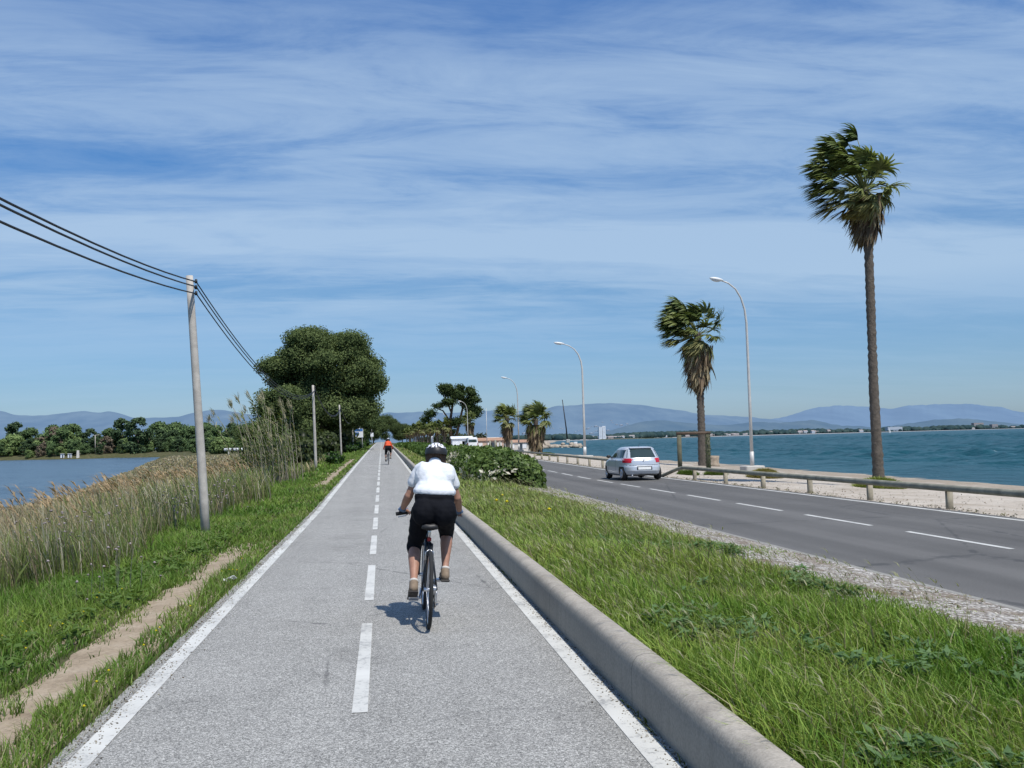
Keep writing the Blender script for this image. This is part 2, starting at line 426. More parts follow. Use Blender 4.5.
# ------------------------------------------------------------------ terrain
ZR = ([-100, 25, 60, 100, 160, 300, 600, 3e4], [0, 0, .35, .70, 1.2, 2.1, 3.0, 3.0])
def zr(y): return np.interp(y, *ZR)
def zr2(y): return np.interp(y, [-100, 45, 100, 165, 300, 600, 3e4], [0, 0, .35, .8, 1.6, 2.2, 2.2])
PX = [-1e5, -14, -9, -5, -2.6, -1.76, -1.70, 1.50, 1.56, 1.64, 4.8, 5.9, 6.02, 12.6, 12.7, 25, 1e5]
PZ = [-1.0, -1.0, -.75, -.32, -.03, 0.0, -.06, -.06, .05, .17, .0, -.14, -.29, -.29, -.235, -.80, -.85]
WATER = -1.2
def left_shore(y): return np.interp(y, [-100, 20, 55, 81, 144, 400, 415, 440], [-13.5, -14.5, -17, -22, -34, -85, -104, -104])
def right_shore(y): return np.interp(y, [-100, 45, 90, 160, 200, 300, 312, 330, 420, 2400], [30, 31.5, 34, 35.5, 36, 40, 50, 48, 70, 432])
def far_coast(x): return np.interp(x, [0, 432, 1145, 3800, 9000], [2400, 2400, 3500, 5750, 5850])
def far_lagoon(x): return np.interp(x, [-9000, -400, -162, -118, -100, 0], [500, 470, 450, 418, 450, 450])
def gz(x, y):
    x = np.asarray(x, float); y = np.asarray(y, float)
    wr = np.clip((x - 1.64) / 4.3, 0, 1); wl = np.clip((-2.6 - x) / 3, 0, 1)
    rise = zr(y) * (1 - wr) * (1 - .4 * wl) + zr2(y) * wr * (1 - .2 * np.clip((x - 12.7) / 4, 0, 1))
    # let the rise blend
    z = np.interp(x, PX, PZ) + rise
    s1 = np.minimum(x - right_shore(y), far_coast(x) - y)
    s2 = np.minimum(left_shore(y) - x, far_lagoon(x) - y)
    s = np.maximum(s1, s2)
    slope = np.where(s1 > s2, .062, .25)
    z = np.minimum(z, WATER - s * slope)
    return np.maximum(z, WATER - 3.5)
def gz1(x, y): return float(gz(x, y))

xs = np.unique(np.concatenate([[-9000, -6000, -4000, -2500, -1500, -1000, -700, -500, -400, -320, -260, -210], np.arange(-180, -90, 6), np.arange(-90, -30, 3), np.arange(-30, -4, .6),
     np.arange(-4, 8, .5), PX[3:-1], np.arange(8, 30, 1), np.arange(30, 80, 1.5), [90, 100, 120, 150, 200, 260, 330, 400, 440, 500, 600, 800, 1000, 1300, 1700, 2200, 3000, 4000, 5000, 6500, 9000]]))
ys = np.unique(np.concatenate([[-60, -40, -25], np.arange(-15, 60, 1.0), np.arange(60, 130, 2.5), np.arange(130, 480, 5), np.arange(480, 700, 20), [800, 1000, 1300, 1700, 2100, 2380, 2420, 2700, 3000, 3400, 3800, 4400, 5000, 5700, 6400, 7200, 8000, 9500, 12500]]))
GX, GY = np.meshgrid(xs, ys)
gn = .04 * np.sin(GX * 1.7 + GY * .6) * np.sin(GY * 1.1 - GX * .4)
mask = ((GX < -3) | (GX > 13.5))
GZ = gz(GX, GY) + np.where(mask, gn, 0)
V = np.stack([GX.ravel(), GY.ravel(), GZ.ravel()], 1)
nx, ny = len(xs), len(ys)
ii, jj = np.meshgrid(np.arange(nx - 1), np.arange(ny - 1))
q = (jj * nx + ii).ravel()
F = np.stack([q, q + 1, q + nx + 1, q + nx], 1)
fx = xs[ii.ravel()]; fy = ys[jj.ravel()]
isb = (fx >= 12.69) & (fy < 2300) & (fx < .19 * fy + 120)
tag(mesh_np('ground', V, F[~isb], M['ground'], smooth=True), 'dark grassy soil spreading from the verge to the hills', 'ground', kind='structure')
tag(mesh_np('beach', V, F[isb], M['beach'], smooth=True), 'pale sandy beach between the road and the sea', 'beach', kind='structure')
def plane(name, x0, x1, y0, y1, z, mat, label, cat):
    V = [(x0, y0, z), (x1, y0, z), (x1, y1, z), (x0, y1, z)]
    return tag(mesh_np(name, V, [[0, 1, 2, 3]], mat), label, cat, kind='structure')
def sea_mesh():
    ta = np.tan(np.linspace(-.06, 1.15, 620)); rr = 30 * (2600 / 30) ** np.linspace(0, 1, 760)
    TX, RR = np.meshgrid(ta, rr); n_ = np.sqrt(1 + TX ** 2); X = RR * TX / n_; Yy = RR / n_
    r = np.random.default_rng(4); z = 0 * X
    for k in range(34):
        lam = 1.1 * 1.16 ** (k % 17) * r.uniform(.85, 1.15); a = pi + .5 + r.normal(0, .55); kx, ky = cos(a) * 2 * pi / lam, sin(a) * 2 * pi / lam
        amp = .016 * lam ** .85 * np.clip(2.2 - RR * .006 / (lam * .35), 0, 1)
        ph = X * kx + Yy * ky + r.uniform(0, 7); z = z + amp * (2 * (.5 + .5 * np.sin(ph)) ** 1.8 - .85)
    gust = .65 + .6 * vn(X * .02, Yy * .008, 1.2, 33)
    z = z * gust * np.clip((X - 28) / 40, .25, 1) * np.clip((RR - 30) / 60, .3, 1)
    V = np.stack([X.ravel(), Yy.ravel(), WATER + .12 + z.ravel()], 1)
    i, j = np.meshgrid(np.arange(len(ta) - 1), np.arange(len(rr) - 1)); q = (j * len(ta) + i).ravel()
    F = np.stack([q, q + 1, q + len(ta) + 1, q + len(ta)], 1)
    keep = (X.ravel()[F].max(1) > 26)
    F = F[keep]; b = len(V)
    V = np.concatenate([V, [(20, -400, WATER - .45), (30000, -400, WATER - .45), (30000, 16000, WATER - .45), (20, 16000, WATER - .45)]])
    F = np.concatenate([F, [[b, b + 1, b + 2, b + 3]]])
    tag(mesh_np('sea', V, F, M['sea'], smooth=True), 'choppy teal sea beyond the beach', 'sea', kind='structure')
def vn(x, y, f, seed=0):
    r = np.random.default_rng(seed); o = 0
    for k in range(7):
        a = r.uniform(0, 2 * pi); ff = f * r.uniform(.6, 1.7); o = o + np.sin((x * cos(a) + y * sin(a)) * ff + r.uniform(0, 7))
    return .5 + o / 7 * .9
sea_mesh()
plane('lagoon', -9000, -6, -400, 520, WATER - .01, M['lagoon'], 'rippled blue lagoon left of the reeds', 'lagoon')

def strip(name, xa, xb, y0, y1, mat, dz=0.0, step=1.0, zfun=None, wob=0, nxs=2, **k):
    Y = np.unique(np.concatenate([np.arange(y0, min(y1, 100), step), np.arange(max(y0, 100), y1, max(step, 5.0)), [y1]]))
    t = np.linspace(0, 1, nxs)
    A = xa + wob * (np.sin(Y * 1.3) * .5 + np.sin(Y * 3.7 + 1) * .3 + np.sin(Y * 9.1) * .2)
    B = xb + wob * (np.sin(Y * 1.1 + 2) * .5 + np.sin(Y * 4.3) * .3 + np.sin(Y * 8.3 + 2) * .2)
    X = A[:, None] + (B - A)[:, None] * t[None]
    YY = np.repeat(Y[:, None], nxs, 1)
    Z = (zfun(X, YY) if zfun else gz(X, YY)) + dz
    V = np.stack([X.ravel(), YY.ravel(), Z.ravel()], 1)
    i, j = np.meshgrid(np.arange(nxs - 1), np.arange(len(Y) - 1)); q = (j * nxs + i).ravel()
    return mesh_np(name, V, np.stack([q, q + 1, q + nxs + 1, q + nxs], 1), mat, smooth=True, **k)
zpath = lambda x, y: zr(y) + 0 * x
zroad = lambda x, y: zr2(y) - .2 + 0 * x
tag(strip('cycle_path', -1.735, 1.47, -12, 700, M['path'], 0, .5, zpath, wob=.0), 'pale grey asphalt cycle path running straight ahead', 'cycle path', kind='structure')
tag(strip('road', 6.02, 12.66, -12, 900, M['road'], 0, 1, zroad), 'dark grey two lane road beside the beach', 'road', kind='structure')

def dashes(name, xc, w, y0, y1, on, per, zf, label, extra=()):
    vs = []; fs = []
    y = y0
    segs = []
    while y < y1:
        segs.append((xc - w / 2, xc + w / 2, y, y + on)); y += per
    for a in extra:
        yy = a[2]
        while yy < a[3]: segs.append((a[0], a[1], yy, min(yy + 4, a[3]))); yy += 4
    for xa, xb, ya, yb in segs:
        n = 2
        for k in range(n):
            p, q = ya + (yb - ya) * k / n, ya + (yb - ya) * (k + 1) / n
            b = len(vs)
            vs += [(xa, p, float(zf(xa, p)) + .004), (xb, p, float(zf(xa, p)) + .004), (xb, q, float(zf(xa, q)) + .004), (xa, q, float(zf(xa, q)) + .004)]
            fs.append((b, b + 1, b + 2, b + 3))
    return tag(mesh_np(name, vs, fs, M['paint']), label, 'lane marking', kind='structure')
dashes('path_marking', -.16, .095, 6.12 - 4.33 * 4, 330, 3.0, 4.33, zpath, 'white dashed centre line and solid edge lines of the cycle path', [(-1.64, -1.51, -11, 600), (1.275, 1.415, -11, 600)])
dashes('road_marking', 9.31, .11, 13.9 - 4.33 * 5, 400, 3.0, 4.33, zroad, 'white dashed centre line and solid edge lines of the road', [(12.28, 12.42, -11, 600)])
gxs = np.array([4.15, 4.8, 5.35, 5.9, 5.965]); gys = np.arange(-8, 60.1, .5)
A_, B_ = np.meshgrid(gxs, gys); Zg = gz(np.minimum(A_, 5.9), B_) + .014; q = (np.arange(len(gys) - 1)[:, None] * 5 + np.arange(4)[None]).ravel()
strip_g = mesh_np('gravel_strip', np.stack([A_.ravel(), B_.ravel(), Zg.ravel()], 1), np.stack([q, q + 1, q + 6, q + 5], 1), M['gravel'], smooth=True)
tag(strip_g, 'strip of whitish gravel and bare earth along the road edge', 'gravel', kind='structure')
tag(strip('dirt_path', -2.80, -1.80, -8, 17.5, M['dirt'], .012, .25, wob=.03), 'narrow trodden dirt path in the grass verge', 'dirt path', kind='structure')
tag(strip('dirt_path', -2.7, -1.9, 37, 80, M['dirt'], .012, .5, wob=.12), 'worn bare patch of verge further along the cycle path', 'dirt path', kind='structure')

# kerb along road
Y = np.unique(np.concatenate([np.arange(-10, 100, 1.0), np.arange(100, 600, 8.0)]))
prof = [(5.97, -.30), (5.972, -.145), (5.985, -.135), (6.085, -.135), (6.10, -.15), (6.10, -.30)]
def extrude(name, prof, Y, mat, zf, label, cat, kind=None):
    n = len(prof); V = []; Fq = []
    for j, y in enumerate(Y):
        for px, pz in prof: V.append((px, y, pz + float(zf(px, y))))
    for j in range(len(Y) - 1):
        for i in range(n - 1): Fq.append((j * n + i, (j + 1) * n + i, (j + 1) * n + i + 1, j * n + i + 1))
    o = mesh_np(name, V, Fq, mat, smooth=False)
    return tag(o, label, cat, kind=kind)
extrude('kerb', prof, Y, M['kerb'], lambda x, y: zr2(y), 'low concrete kerb line at the near edge of the road', 'kerb', 'structure')
# concrete barrier with joints
prof = [(1.452, -.05), (1.456, .215), (1.468, .262), (1.492, .292), (1.525, .304), (1.585, .306), (1.618, .296), (1.640, .272), (1.652, .235), (1.655, -.05)]
wallY = np.unique(np.concatenate([np.arange(-10, 90, .5), np.arange(90, 520, 6.0)]))
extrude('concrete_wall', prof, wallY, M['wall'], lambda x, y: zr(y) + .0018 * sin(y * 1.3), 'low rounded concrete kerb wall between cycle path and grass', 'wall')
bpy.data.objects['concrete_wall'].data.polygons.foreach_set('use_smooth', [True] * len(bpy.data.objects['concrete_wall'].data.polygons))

# ------------------------------------------------------------------ grasses
def vn(x, y, f, seed=0):
    r = np.random.default_rng(seed); o = 0
    for k in range(7):
        a = r.uniform(0, 2 * pi); ff = f * r.uniform(.6, 1.7); o = o + np.sin((x * cos(a) + y * sin(a)) * ff + r.uniform(0, 7))
    return .5 + o / 7 * .9
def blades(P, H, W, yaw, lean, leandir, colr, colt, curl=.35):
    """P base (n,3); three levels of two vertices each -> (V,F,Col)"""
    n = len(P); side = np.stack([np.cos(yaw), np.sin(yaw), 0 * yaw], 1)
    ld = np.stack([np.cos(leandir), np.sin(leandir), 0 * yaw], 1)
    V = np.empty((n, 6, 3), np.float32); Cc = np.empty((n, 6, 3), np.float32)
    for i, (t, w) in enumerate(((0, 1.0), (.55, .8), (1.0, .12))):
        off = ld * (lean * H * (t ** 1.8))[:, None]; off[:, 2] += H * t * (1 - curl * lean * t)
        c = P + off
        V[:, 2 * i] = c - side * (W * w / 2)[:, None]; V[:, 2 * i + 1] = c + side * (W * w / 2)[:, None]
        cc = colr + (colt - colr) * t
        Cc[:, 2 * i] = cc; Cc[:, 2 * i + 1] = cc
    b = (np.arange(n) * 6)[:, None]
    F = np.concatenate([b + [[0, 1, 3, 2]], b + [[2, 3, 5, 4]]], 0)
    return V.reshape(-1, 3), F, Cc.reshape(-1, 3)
def merge(parts):
    V = []; F = []; Cc = []; o = 0
    for v, f, c in parts: V.append(v); F.append(f + o); Cc.append(c); o += len(v)
    return np.concatenate(V), np.concatenate(F), np.concatenate(Cc)
def scatter(x0, x1, y0, y1, dens, clump=1.0, seed=0):
    n = int((x1 - x0) * (y1 - y0) * dens)
    x = rng.uniform(x0, x1, n); y = rng.uniform(y0, y1, n)
    if clump: 
        k = vn(x, y, 6, seed + 5) * .6 + vn(x, y, 17, seed + 6) * .4
        keep = rng.uniform(0, 1, n) < np.clip(.25 + clump * k, 0, 1); x = x[keep]; y = y[keep]
    return x, y
def lerp3(a, b, t): return np.asarray(a)[None] * (1 - t)[:, None] + np.asarray(b)[None] * t[:, None]
G1, G2, G3, ST = (.115, .22, .03), (.27, .345, .07), (.35, .385, .14), (.42, .36, .20)
parts = []
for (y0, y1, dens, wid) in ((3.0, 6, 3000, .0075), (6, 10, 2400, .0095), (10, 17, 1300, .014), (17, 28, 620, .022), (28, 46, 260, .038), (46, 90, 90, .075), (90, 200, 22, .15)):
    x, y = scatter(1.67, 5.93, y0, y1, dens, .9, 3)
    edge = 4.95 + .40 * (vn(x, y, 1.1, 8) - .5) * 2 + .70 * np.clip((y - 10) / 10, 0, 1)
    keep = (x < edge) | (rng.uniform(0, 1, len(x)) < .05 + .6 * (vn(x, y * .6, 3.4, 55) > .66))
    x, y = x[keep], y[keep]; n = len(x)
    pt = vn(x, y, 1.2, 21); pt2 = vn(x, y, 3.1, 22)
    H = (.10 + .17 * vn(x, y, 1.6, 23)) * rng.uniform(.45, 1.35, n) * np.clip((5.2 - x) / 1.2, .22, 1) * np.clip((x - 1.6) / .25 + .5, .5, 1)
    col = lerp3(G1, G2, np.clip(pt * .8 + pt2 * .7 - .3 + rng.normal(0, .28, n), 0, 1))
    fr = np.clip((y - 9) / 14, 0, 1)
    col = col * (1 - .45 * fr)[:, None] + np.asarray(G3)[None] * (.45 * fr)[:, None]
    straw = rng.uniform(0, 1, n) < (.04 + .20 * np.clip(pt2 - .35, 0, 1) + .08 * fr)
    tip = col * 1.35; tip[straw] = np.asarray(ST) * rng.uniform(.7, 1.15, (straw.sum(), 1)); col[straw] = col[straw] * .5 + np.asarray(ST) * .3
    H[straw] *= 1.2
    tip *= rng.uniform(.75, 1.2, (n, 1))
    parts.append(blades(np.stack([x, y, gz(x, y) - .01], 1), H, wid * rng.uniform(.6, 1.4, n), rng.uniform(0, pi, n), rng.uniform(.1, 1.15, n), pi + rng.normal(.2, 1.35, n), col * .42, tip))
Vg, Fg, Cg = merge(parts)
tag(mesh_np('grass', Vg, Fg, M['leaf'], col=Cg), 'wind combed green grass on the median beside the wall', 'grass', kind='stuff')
# barley-like pale seed heads over the median
parts = []
for (y0, y1, dens, s) in ((3, 10, 46, .8), (10, 20, 34, 1.1), (20, 34, 16, 1.6)):
    x, y = scatter(1.75, 4.9, y0, y1, dens, 1.2, 40); n = len(x)
    k = vn(x, y, .8, 41) > .42; x, y = x[k], y[k]; n = len(x)
    H = rng.uniform(.28, .42, n); z = gz(x, y)
    ld = pi + rng.normal(0, .6, n); lean = rng.uniform(.4, .9, n)
    st = np.asarray((.26, .26, .11))[None] * rng.uniform(.8, 1.2, (n, 1)); tp = np.asarray((.30, .30, .17))[None] * rng.uniform(.8, 1.2, (n, 1))
    parts.append(blades(np.stack([x, y, z], 1), H, .004 * s * np.ones(n), rng.uniform(0, pi, n), lean, ld, st * .7, st))
    top = np.stack([x + np.cos(ld) * lean * H, y + np.sin(ld) * lean * H, z + H * (1 - .35 * lean)], 1)
    for q in range(3):
        parts.append(blades(top, .065 * rng.uniform(.7, 1.2, n) * (1 + .2 * s), .009 * s * np.ones(n), rng.uniform(0, pi, n), rng.uniform(.8, 1.3, n), ld + rng.normal(0, .25, n), tp, tp * 1.1))
Vg, Fg, Cg = merge(parts)
tag(mesh_np('grass', Vg, Fg, M['leaf'], col=Cg), 'pale seed heads bending over the median grass', 'grass', kind='stuff')

def rosettes(x, y, z, size, nl, c0, c1, tilt=.55):
    """broad-leaved weeds: nl diamond leaves per plant"""
    parts = []
    n = len(x)
    for k in range(nl):
        a = rng.uniform(0, 2 * pi, n); r = size * rng.uniform(.2, 1.0, n); h = size * rng.uniform(.2, 1.3, n)
        c = np.stack([x + np.cos(a) * r, y + np.sin(a) * r, z + h], 1)
        L = size * rng.uniform(.28, .5, n)
        u = np.stack([np.cos(a), np.sin(a), rng.uniform(-.5, .7, n)], 1) * L[:, None]
        w = np.stack([-np.sin(a), np.cos(a), rng.uniform(-.5, .5, n)], 1) * (L * .42)[:, None]
        V = np.stack([c - u, c + w - u * .1, c + u, c - w - u * .1], 1)
        col = lerp3(c0, c1, np.clip(h / size / 1.3 + rng.normal(0, .15, n), 0, 1))
        Cc = np.repeat(col[:, None], 4, 1)
        b = (np.arange(n) * 4)[:, None]
        parts.append((V.reshape(-1, 3), b + [[0, 1, 2, 3]], Cc.reshape(-1, 3)))
    return merge(parts)
x, y = scatter(2.0, 4.6, 3.0, 14, 15, 1.4, 60); k = (vn(x, y, 1.6, 61) > .47) & (y < 9 + 7 * (x > 3)); x, y = x[k], y[k]
Vg, Fg, Cg = rosettes(x, y, gz(x, y) + .02, .095, 34, (.045, .10, .030), (.13, .21, .085))
tag(mesh_np('weeds', Vg, Fg, M['leaf'], col=Cg), 'grey green broad leaved weeds among the median grass', 'weeds', kind='stuff')
# low scrub on the gravel strip
x, y = scatter(4.7, 5.9, 4, 40, 2.2, 1.0, 70); 
Vg, Fg, Cg = rosettes(x, y, gz(x, y), .045, 12, (.10, .09, .05), (.26, .23, .13))
tag(mesh_np('weeds', Vg, Fg, M['leaf'], col=Cg), 'small dusty weeds dotting the gravel strip', 'weeds', kind='stuff')
# loose stones
n = 2600; x = rng.uniform(4.7, 5.95, n); y = 3 + 27 * rng.uniform(0, 1, n) ** 1.4; x = np.where(rng.uniform(0, 1, n) < .35, rng.uniform(5.0, 5.5, n), x)
V = []; F = []
s = rng.uniform(.008, .028, n)
oct_v = np.array([(1, 0, 0), (-1, 0, 0), (0, 1, 0), (0, -1, 0), (0, 0, .7), (0, 0, -.7)])
oct_f = np.array([(0, 2, 4), (2, 1, 4), (1, 3, 4), (3, 0, 4), (2, 0, 5), (1, 2, 5), (3, 1, 5), (0, 3, 5)])
V = (np.stack([x, y, gz(x, y) + .012], 1)[:, None] + oct_v[None] * s[:, None, None] * rng.uniform(.6, 1.3, (n, 6, 1))).reshape(-1, 3)
F = ((np.arange(n) * 6)[:, None, None] + oct_f[None]).reshape(-1, 3)
cc = np.repeat(np.asarray((.5, .47, .43))[None] * rng.uniform(.5, 1.25, (n, 1)), 6, 0)
tag(mesh_np('gravel', V, F, M['dry'], col=cc), 'loose white stones scattered at the road edge', 'gravel', kind='stuff')

# weeds rooted along the foot of the wall and grit on the path edges
n = 900; y = 3.5 + 60 * rng.uniform(0, 1, n) ** 1.5; y = y[(vn(y, 0 * y, 2.2, 88) > .62)]; n = len(y); x = 1.447 - rng.uniform(0, .03, n)
c = lerp3((.07, .12, .02), (.22, .22, .08), rng.uniform(0, 1, n))
Vg, Fg, Cg = blades(np.stack([x, y, zr(y)], 1), rng.uniform(.02, .06, n), .006 + .0006 * y, rng.uniform(0, pi, n), rng.uniform(.3, 1.3, n), rng.uniform(pi / 2, 1.5 * pi, n), c * .5, c)
tag(mesh_np('weeds', Vg, Fg, M['leaf'], col=Cg), 'thin weeds growing at the foot of the low wall', 'weeds', kind='stuff')
n = 5200; y = 3.6 + 26 * rng.uniform(0, 1, n) ** 1.4; side = rng.uniform(0, 1, n) < .5
x = np.where(side, 1.445 - np.abs(rng.normal(0, .05, n)), -1.70 + np.abs(rng.normal(0, .09, n))); s = rng.uniform(.0025, .008, n)
V = (np.stack([x, y, zr(y) + .005], 1)[:, None] + oct_v[None] * s[:, None, None] * rng.uniform(.5, 1.4, (n, 6, 1))).reshape(-1, 3)
F = ((np.arange(n) * 6)[:, None, None] + oct_f[None]).reshape(-1, 3)
pc = np.asarray([(.30, .26, .20), (.16, .12, .08), (.10, .085, .06), (.42, .39, .33)])[rng.integers(0, 4, n)]
tag(mesh_np('grit', V, F, M['dry'], col=np.repeat(pc, 6, 0)), 'fine grit and dead leaf bits along the edges of the cycle path', 'grit', kind='stuff')
# debris, pebbles and dry tufts along the beach side of the road
n = 3600; x = 12.68 + np.abs(rng.normal(0, 1, n)) ** 1.3 * 2.2; x = np.where(rng.uniform(0, 1, n) < .35, 12.66 + rng.uniform(0, .25, n), x); x = np.minimum(x, 30); y = 14 + 60 * rng.uniform(0, 1, n) ** 1.3
s = rng.uniform(.008, .026, n)
V = (np.stack([x, y, gz(x, y) + .012], 1)[:, None] + oct_v[None] * s[:, None, None] * rng.uniform(.5, 1.4, (n, 6, 1))).reshape(-1, 3)
F = ((np.arange(n) * 6)[:, None, None] + oct_f[None]).reshape(-1, 3)
pc = np.asarray([(.42, .38, .32), (.20, .15, .10), (.3, .25, .19), (.5, .46, .4)])[rng.integers(0, 4, n)] * rng.uniform(.6, 1.2, (n, 1))
tag(mesh_np('beach_debris', V, F, M['dry'], col=np.repeat(pc, 6, 0)), 'pebbles and dried seaweed scattered over the sand', 'debris', kind='stuff')
x, y = scatter(12.68, 13.0, 12, 110, 9, .8, 71)
Vg, Fg, Cg = rosettes(x, y, gz(x, y), .07, 14, (.07, .06, .03), (.20, .19, .09))
tag(mesh_np('weeds', Vg, Fg, M['leaf'], col=Cg), 'dry weeds along the beach edge of the road', 'weeds', kind='stuff')
# left verge grass
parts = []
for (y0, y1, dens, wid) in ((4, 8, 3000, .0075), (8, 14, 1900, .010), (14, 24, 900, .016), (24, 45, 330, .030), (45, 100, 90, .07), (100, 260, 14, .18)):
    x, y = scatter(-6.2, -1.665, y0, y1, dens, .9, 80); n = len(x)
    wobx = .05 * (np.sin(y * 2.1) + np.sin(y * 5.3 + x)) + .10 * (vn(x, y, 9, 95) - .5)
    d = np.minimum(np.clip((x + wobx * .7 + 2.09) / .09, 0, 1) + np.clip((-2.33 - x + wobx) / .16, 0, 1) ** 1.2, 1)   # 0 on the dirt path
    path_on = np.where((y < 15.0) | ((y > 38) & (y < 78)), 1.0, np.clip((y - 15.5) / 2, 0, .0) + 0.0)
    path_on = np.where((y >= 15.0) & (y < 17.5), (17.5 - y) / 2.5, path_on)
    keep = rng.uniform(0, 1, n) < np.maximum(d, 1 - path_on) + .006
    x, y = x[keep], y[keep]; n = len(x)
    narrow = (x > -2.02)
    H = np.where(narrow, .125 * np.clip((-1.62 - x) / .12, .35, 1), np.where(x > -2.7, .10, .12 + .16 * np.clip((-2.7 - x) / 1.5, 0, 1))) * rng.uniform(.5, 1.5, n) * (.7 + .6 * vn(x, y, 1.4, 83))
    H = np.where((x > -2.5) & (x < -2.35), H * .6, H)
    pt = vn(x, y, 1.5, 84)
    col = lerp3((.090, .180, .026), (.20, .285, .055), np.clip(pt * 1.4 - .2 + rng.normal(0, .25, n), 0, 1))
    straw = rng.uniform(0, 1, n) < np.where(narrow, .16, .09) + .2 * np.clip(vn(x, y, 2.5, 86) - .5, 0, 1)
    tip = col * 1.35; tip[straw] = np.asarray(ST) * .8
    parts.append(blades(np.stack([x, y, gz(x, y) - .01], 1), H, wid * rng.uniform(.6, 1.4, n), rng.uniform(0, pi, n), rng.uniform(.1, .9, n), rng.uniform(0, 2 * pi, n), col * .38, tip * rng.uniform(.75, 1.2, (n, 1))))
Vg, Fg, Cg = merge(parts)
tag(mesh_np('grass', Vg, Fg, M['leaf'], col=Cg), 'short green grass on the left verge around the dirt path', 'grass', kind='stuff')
# left weeds
x, y = scatter(-5, -2.6, 5, 22, 9, 1.3, 90)
Vg, Fg, Cg = rosettes(x, y, gz(x, y) + .01, .12, 22, (.04, .085, .02), (.115, .18, .045))
tag(mesh_np('weeds', Vg, Fg, M['leaf'], col=Cg), 'bright green low weeds on the left bank', 'weeds', kind='stuff')

# tall dry reeds on the lagoon bank
def stalks(P, H, W, ld, lean, c0, c1, nseg=4, plume=None):
    n = len(P); V = np.empty((n, (nseg + 1) * 2, 3), np.float32); Cc = np.empty_like(V)
    yaw = rng.uniform(0, pi, n); side = np.stack([np.cos(yaw), np.sin(yaw), 0 * yaw], 1); l3 = np.stack([np.cos(ld), np.sin(ld), 0 * ld], 1)
    for i in range(nseg + 1):
        t = i / nseg; c = P + l3 * (lean * H * t ** 2)[:, None]; c[:, 2] += H * t * (1 - .3 * lean * t)
        w = W * (1 - .6 * t)
        if plume is not None and t > .7: w = np.where(plume, W * (2.6 if t < 1 else .8), w)
        V[:, 2 * i] = c - side * (w / 2)[:, None]; V[:, 2 * i + 1] = c + side * (w / 2)[:, None]
        cc = c0 * (1 - t) + c1 * t
        Cc[:, 2 * i] = cc; Cc[:, 2 * i + 1] = cc
    b = (np.arange(n) * (nseg + 1) * 2)[:, None]
    F = np.concatenate([b + [[2 * i, 2 * i + 1, 2 * i + 3, 2 * i + 2]] for i in range(nseg)], 0)
    return V.reshape(-1, 3), F, Cc.reshape(-1, 3)
DRY = [(.44, .37, .215), (.35, .29, .18), (.40, .37, .28), (.28, .225, .15), (.17, .215, .07)]
def reed_field(zones, seed, hfun, name, label, greens=.2):
    parts = []
    for (x0, x1, y0, y1, dens, wid) in zones:
        x, y = scatter(x0, x1, y0, y1, dens, 1.1, seed)
        inner = -4.05 - .9 * (vn(x, y, .55, seed + 1) - .5) * 2 - np.clip(y - 30, 0, 30) * .01
        k = (x < inner) & (x > left_shore(y) - .4); x, y = x[k], y[k]; n = len(x)
        H = hfun(x, y) * rng.uniform(.55, 1.15, n)
        pick = np.clip((vn(x, y, .7, seed + 2) * 4 + rng.normal(0, 1.0, n)).astype(int), 0, 3)
        col = np.asarray(DRY)[pick]
        g = rng.uniform(0, 1, n) < greens * 2 * np.clip(vn(x, y, .8, seed + 3) + .75 * np.clip((x + 6.6) / 2.5, -.6, 1), 0, 1); col = np.where(g[:, None], np.asarray(DRY[4])[None], col) * rng.uniform(.75, 1.25, (n, 1))
        ld = pi + rng.normal(.15, 1.3, n)
        parts.append(stalks(np.stack([x, y, gz(x, y) - .02], 1), H, wid * rng.uniform(.6, 1.4, n), ld, rng.uniform(.05, .5, n), col * .42, col * 1.12, 4, rng.uniform(0, 1, n) < .03))
    V, F, Cc = merge(parts)
    return tag(mesh_np(name, V, F, M['dry'], col=Cc), label, 'reeds', kind='stuff')
def hf(x, y):
    return (.62 + .5 * vn(x, y, .5, 101) * np.clip((-x - 3.6) / 1.5, .25, 1) + .35 * np.clip((y - 14) / 12, 0, 1)) * np.interp(x, [-15, -11, -6.5], [.42, .55, 1.0]) * np.interp(y, [34, 55], [1.0, .68])
reed_field([(-15, -3.3, 5, 12, 420, .009), (-16, -3.3, 12, 22, 260, .013), (-17, -3.3, 22, 36, 130, .022), (-19, -3.5, 36, 60, 55, .04), (-28, -4, 60, 110, 16, .08), (-60, -5, 110, 230, 4, .2)],
           100, hf, 'reeds', 'dense dry brown and grey grass sloping to the lagoon', .30)
# feathery plumes
n = 420; y = 8 + 40 * rng.uniform(0, 1, n) ** 1.2; x = rng.uniform(-11.5, -4.6, n)
H = rng.uniform(1.15, 1.65, n) * np.interp(x, [-12, -7], [.6, 1]); ld = pi + rng.normal(0, .3, n); P = np.stack([x, y, gz(x, y)], 1); wd = .006 + .0006 * y
c = np.asarray((.33, .245, .15))[None] * rng.uniform(.8, 1.2, (n, 1)); ln = rng.uniform(.2, .45, n)
parts = [stalks(P, H, wd, ld, ln, c * .8, c)]
top = P + np.stack([np.cos(ld) * ln * H, np.sin(ld) * ln * H, H * (1 - .3 * ln)], 1)
for q in range(14):
    tt = rng.uniform(.78, 1.0, n)
    base = P + np.stack([np.cos(ld) * ln * H * tt ** 2, np.sin(ld) * ln * H * tt ** 2, H * tt * (1 - .3 * ln * tt)], 1)
    parts.append(blades(base, .16 * rng.uniform(.6, 1.2, n), wd * 1.3, rng.uniform(0, pi, n), rng.uniform(.9, 1.6, n), ld + rng.normal(0, .5, n), c * 1.05, c * 1.3, .3))
V, F, Cc = merge(parts)
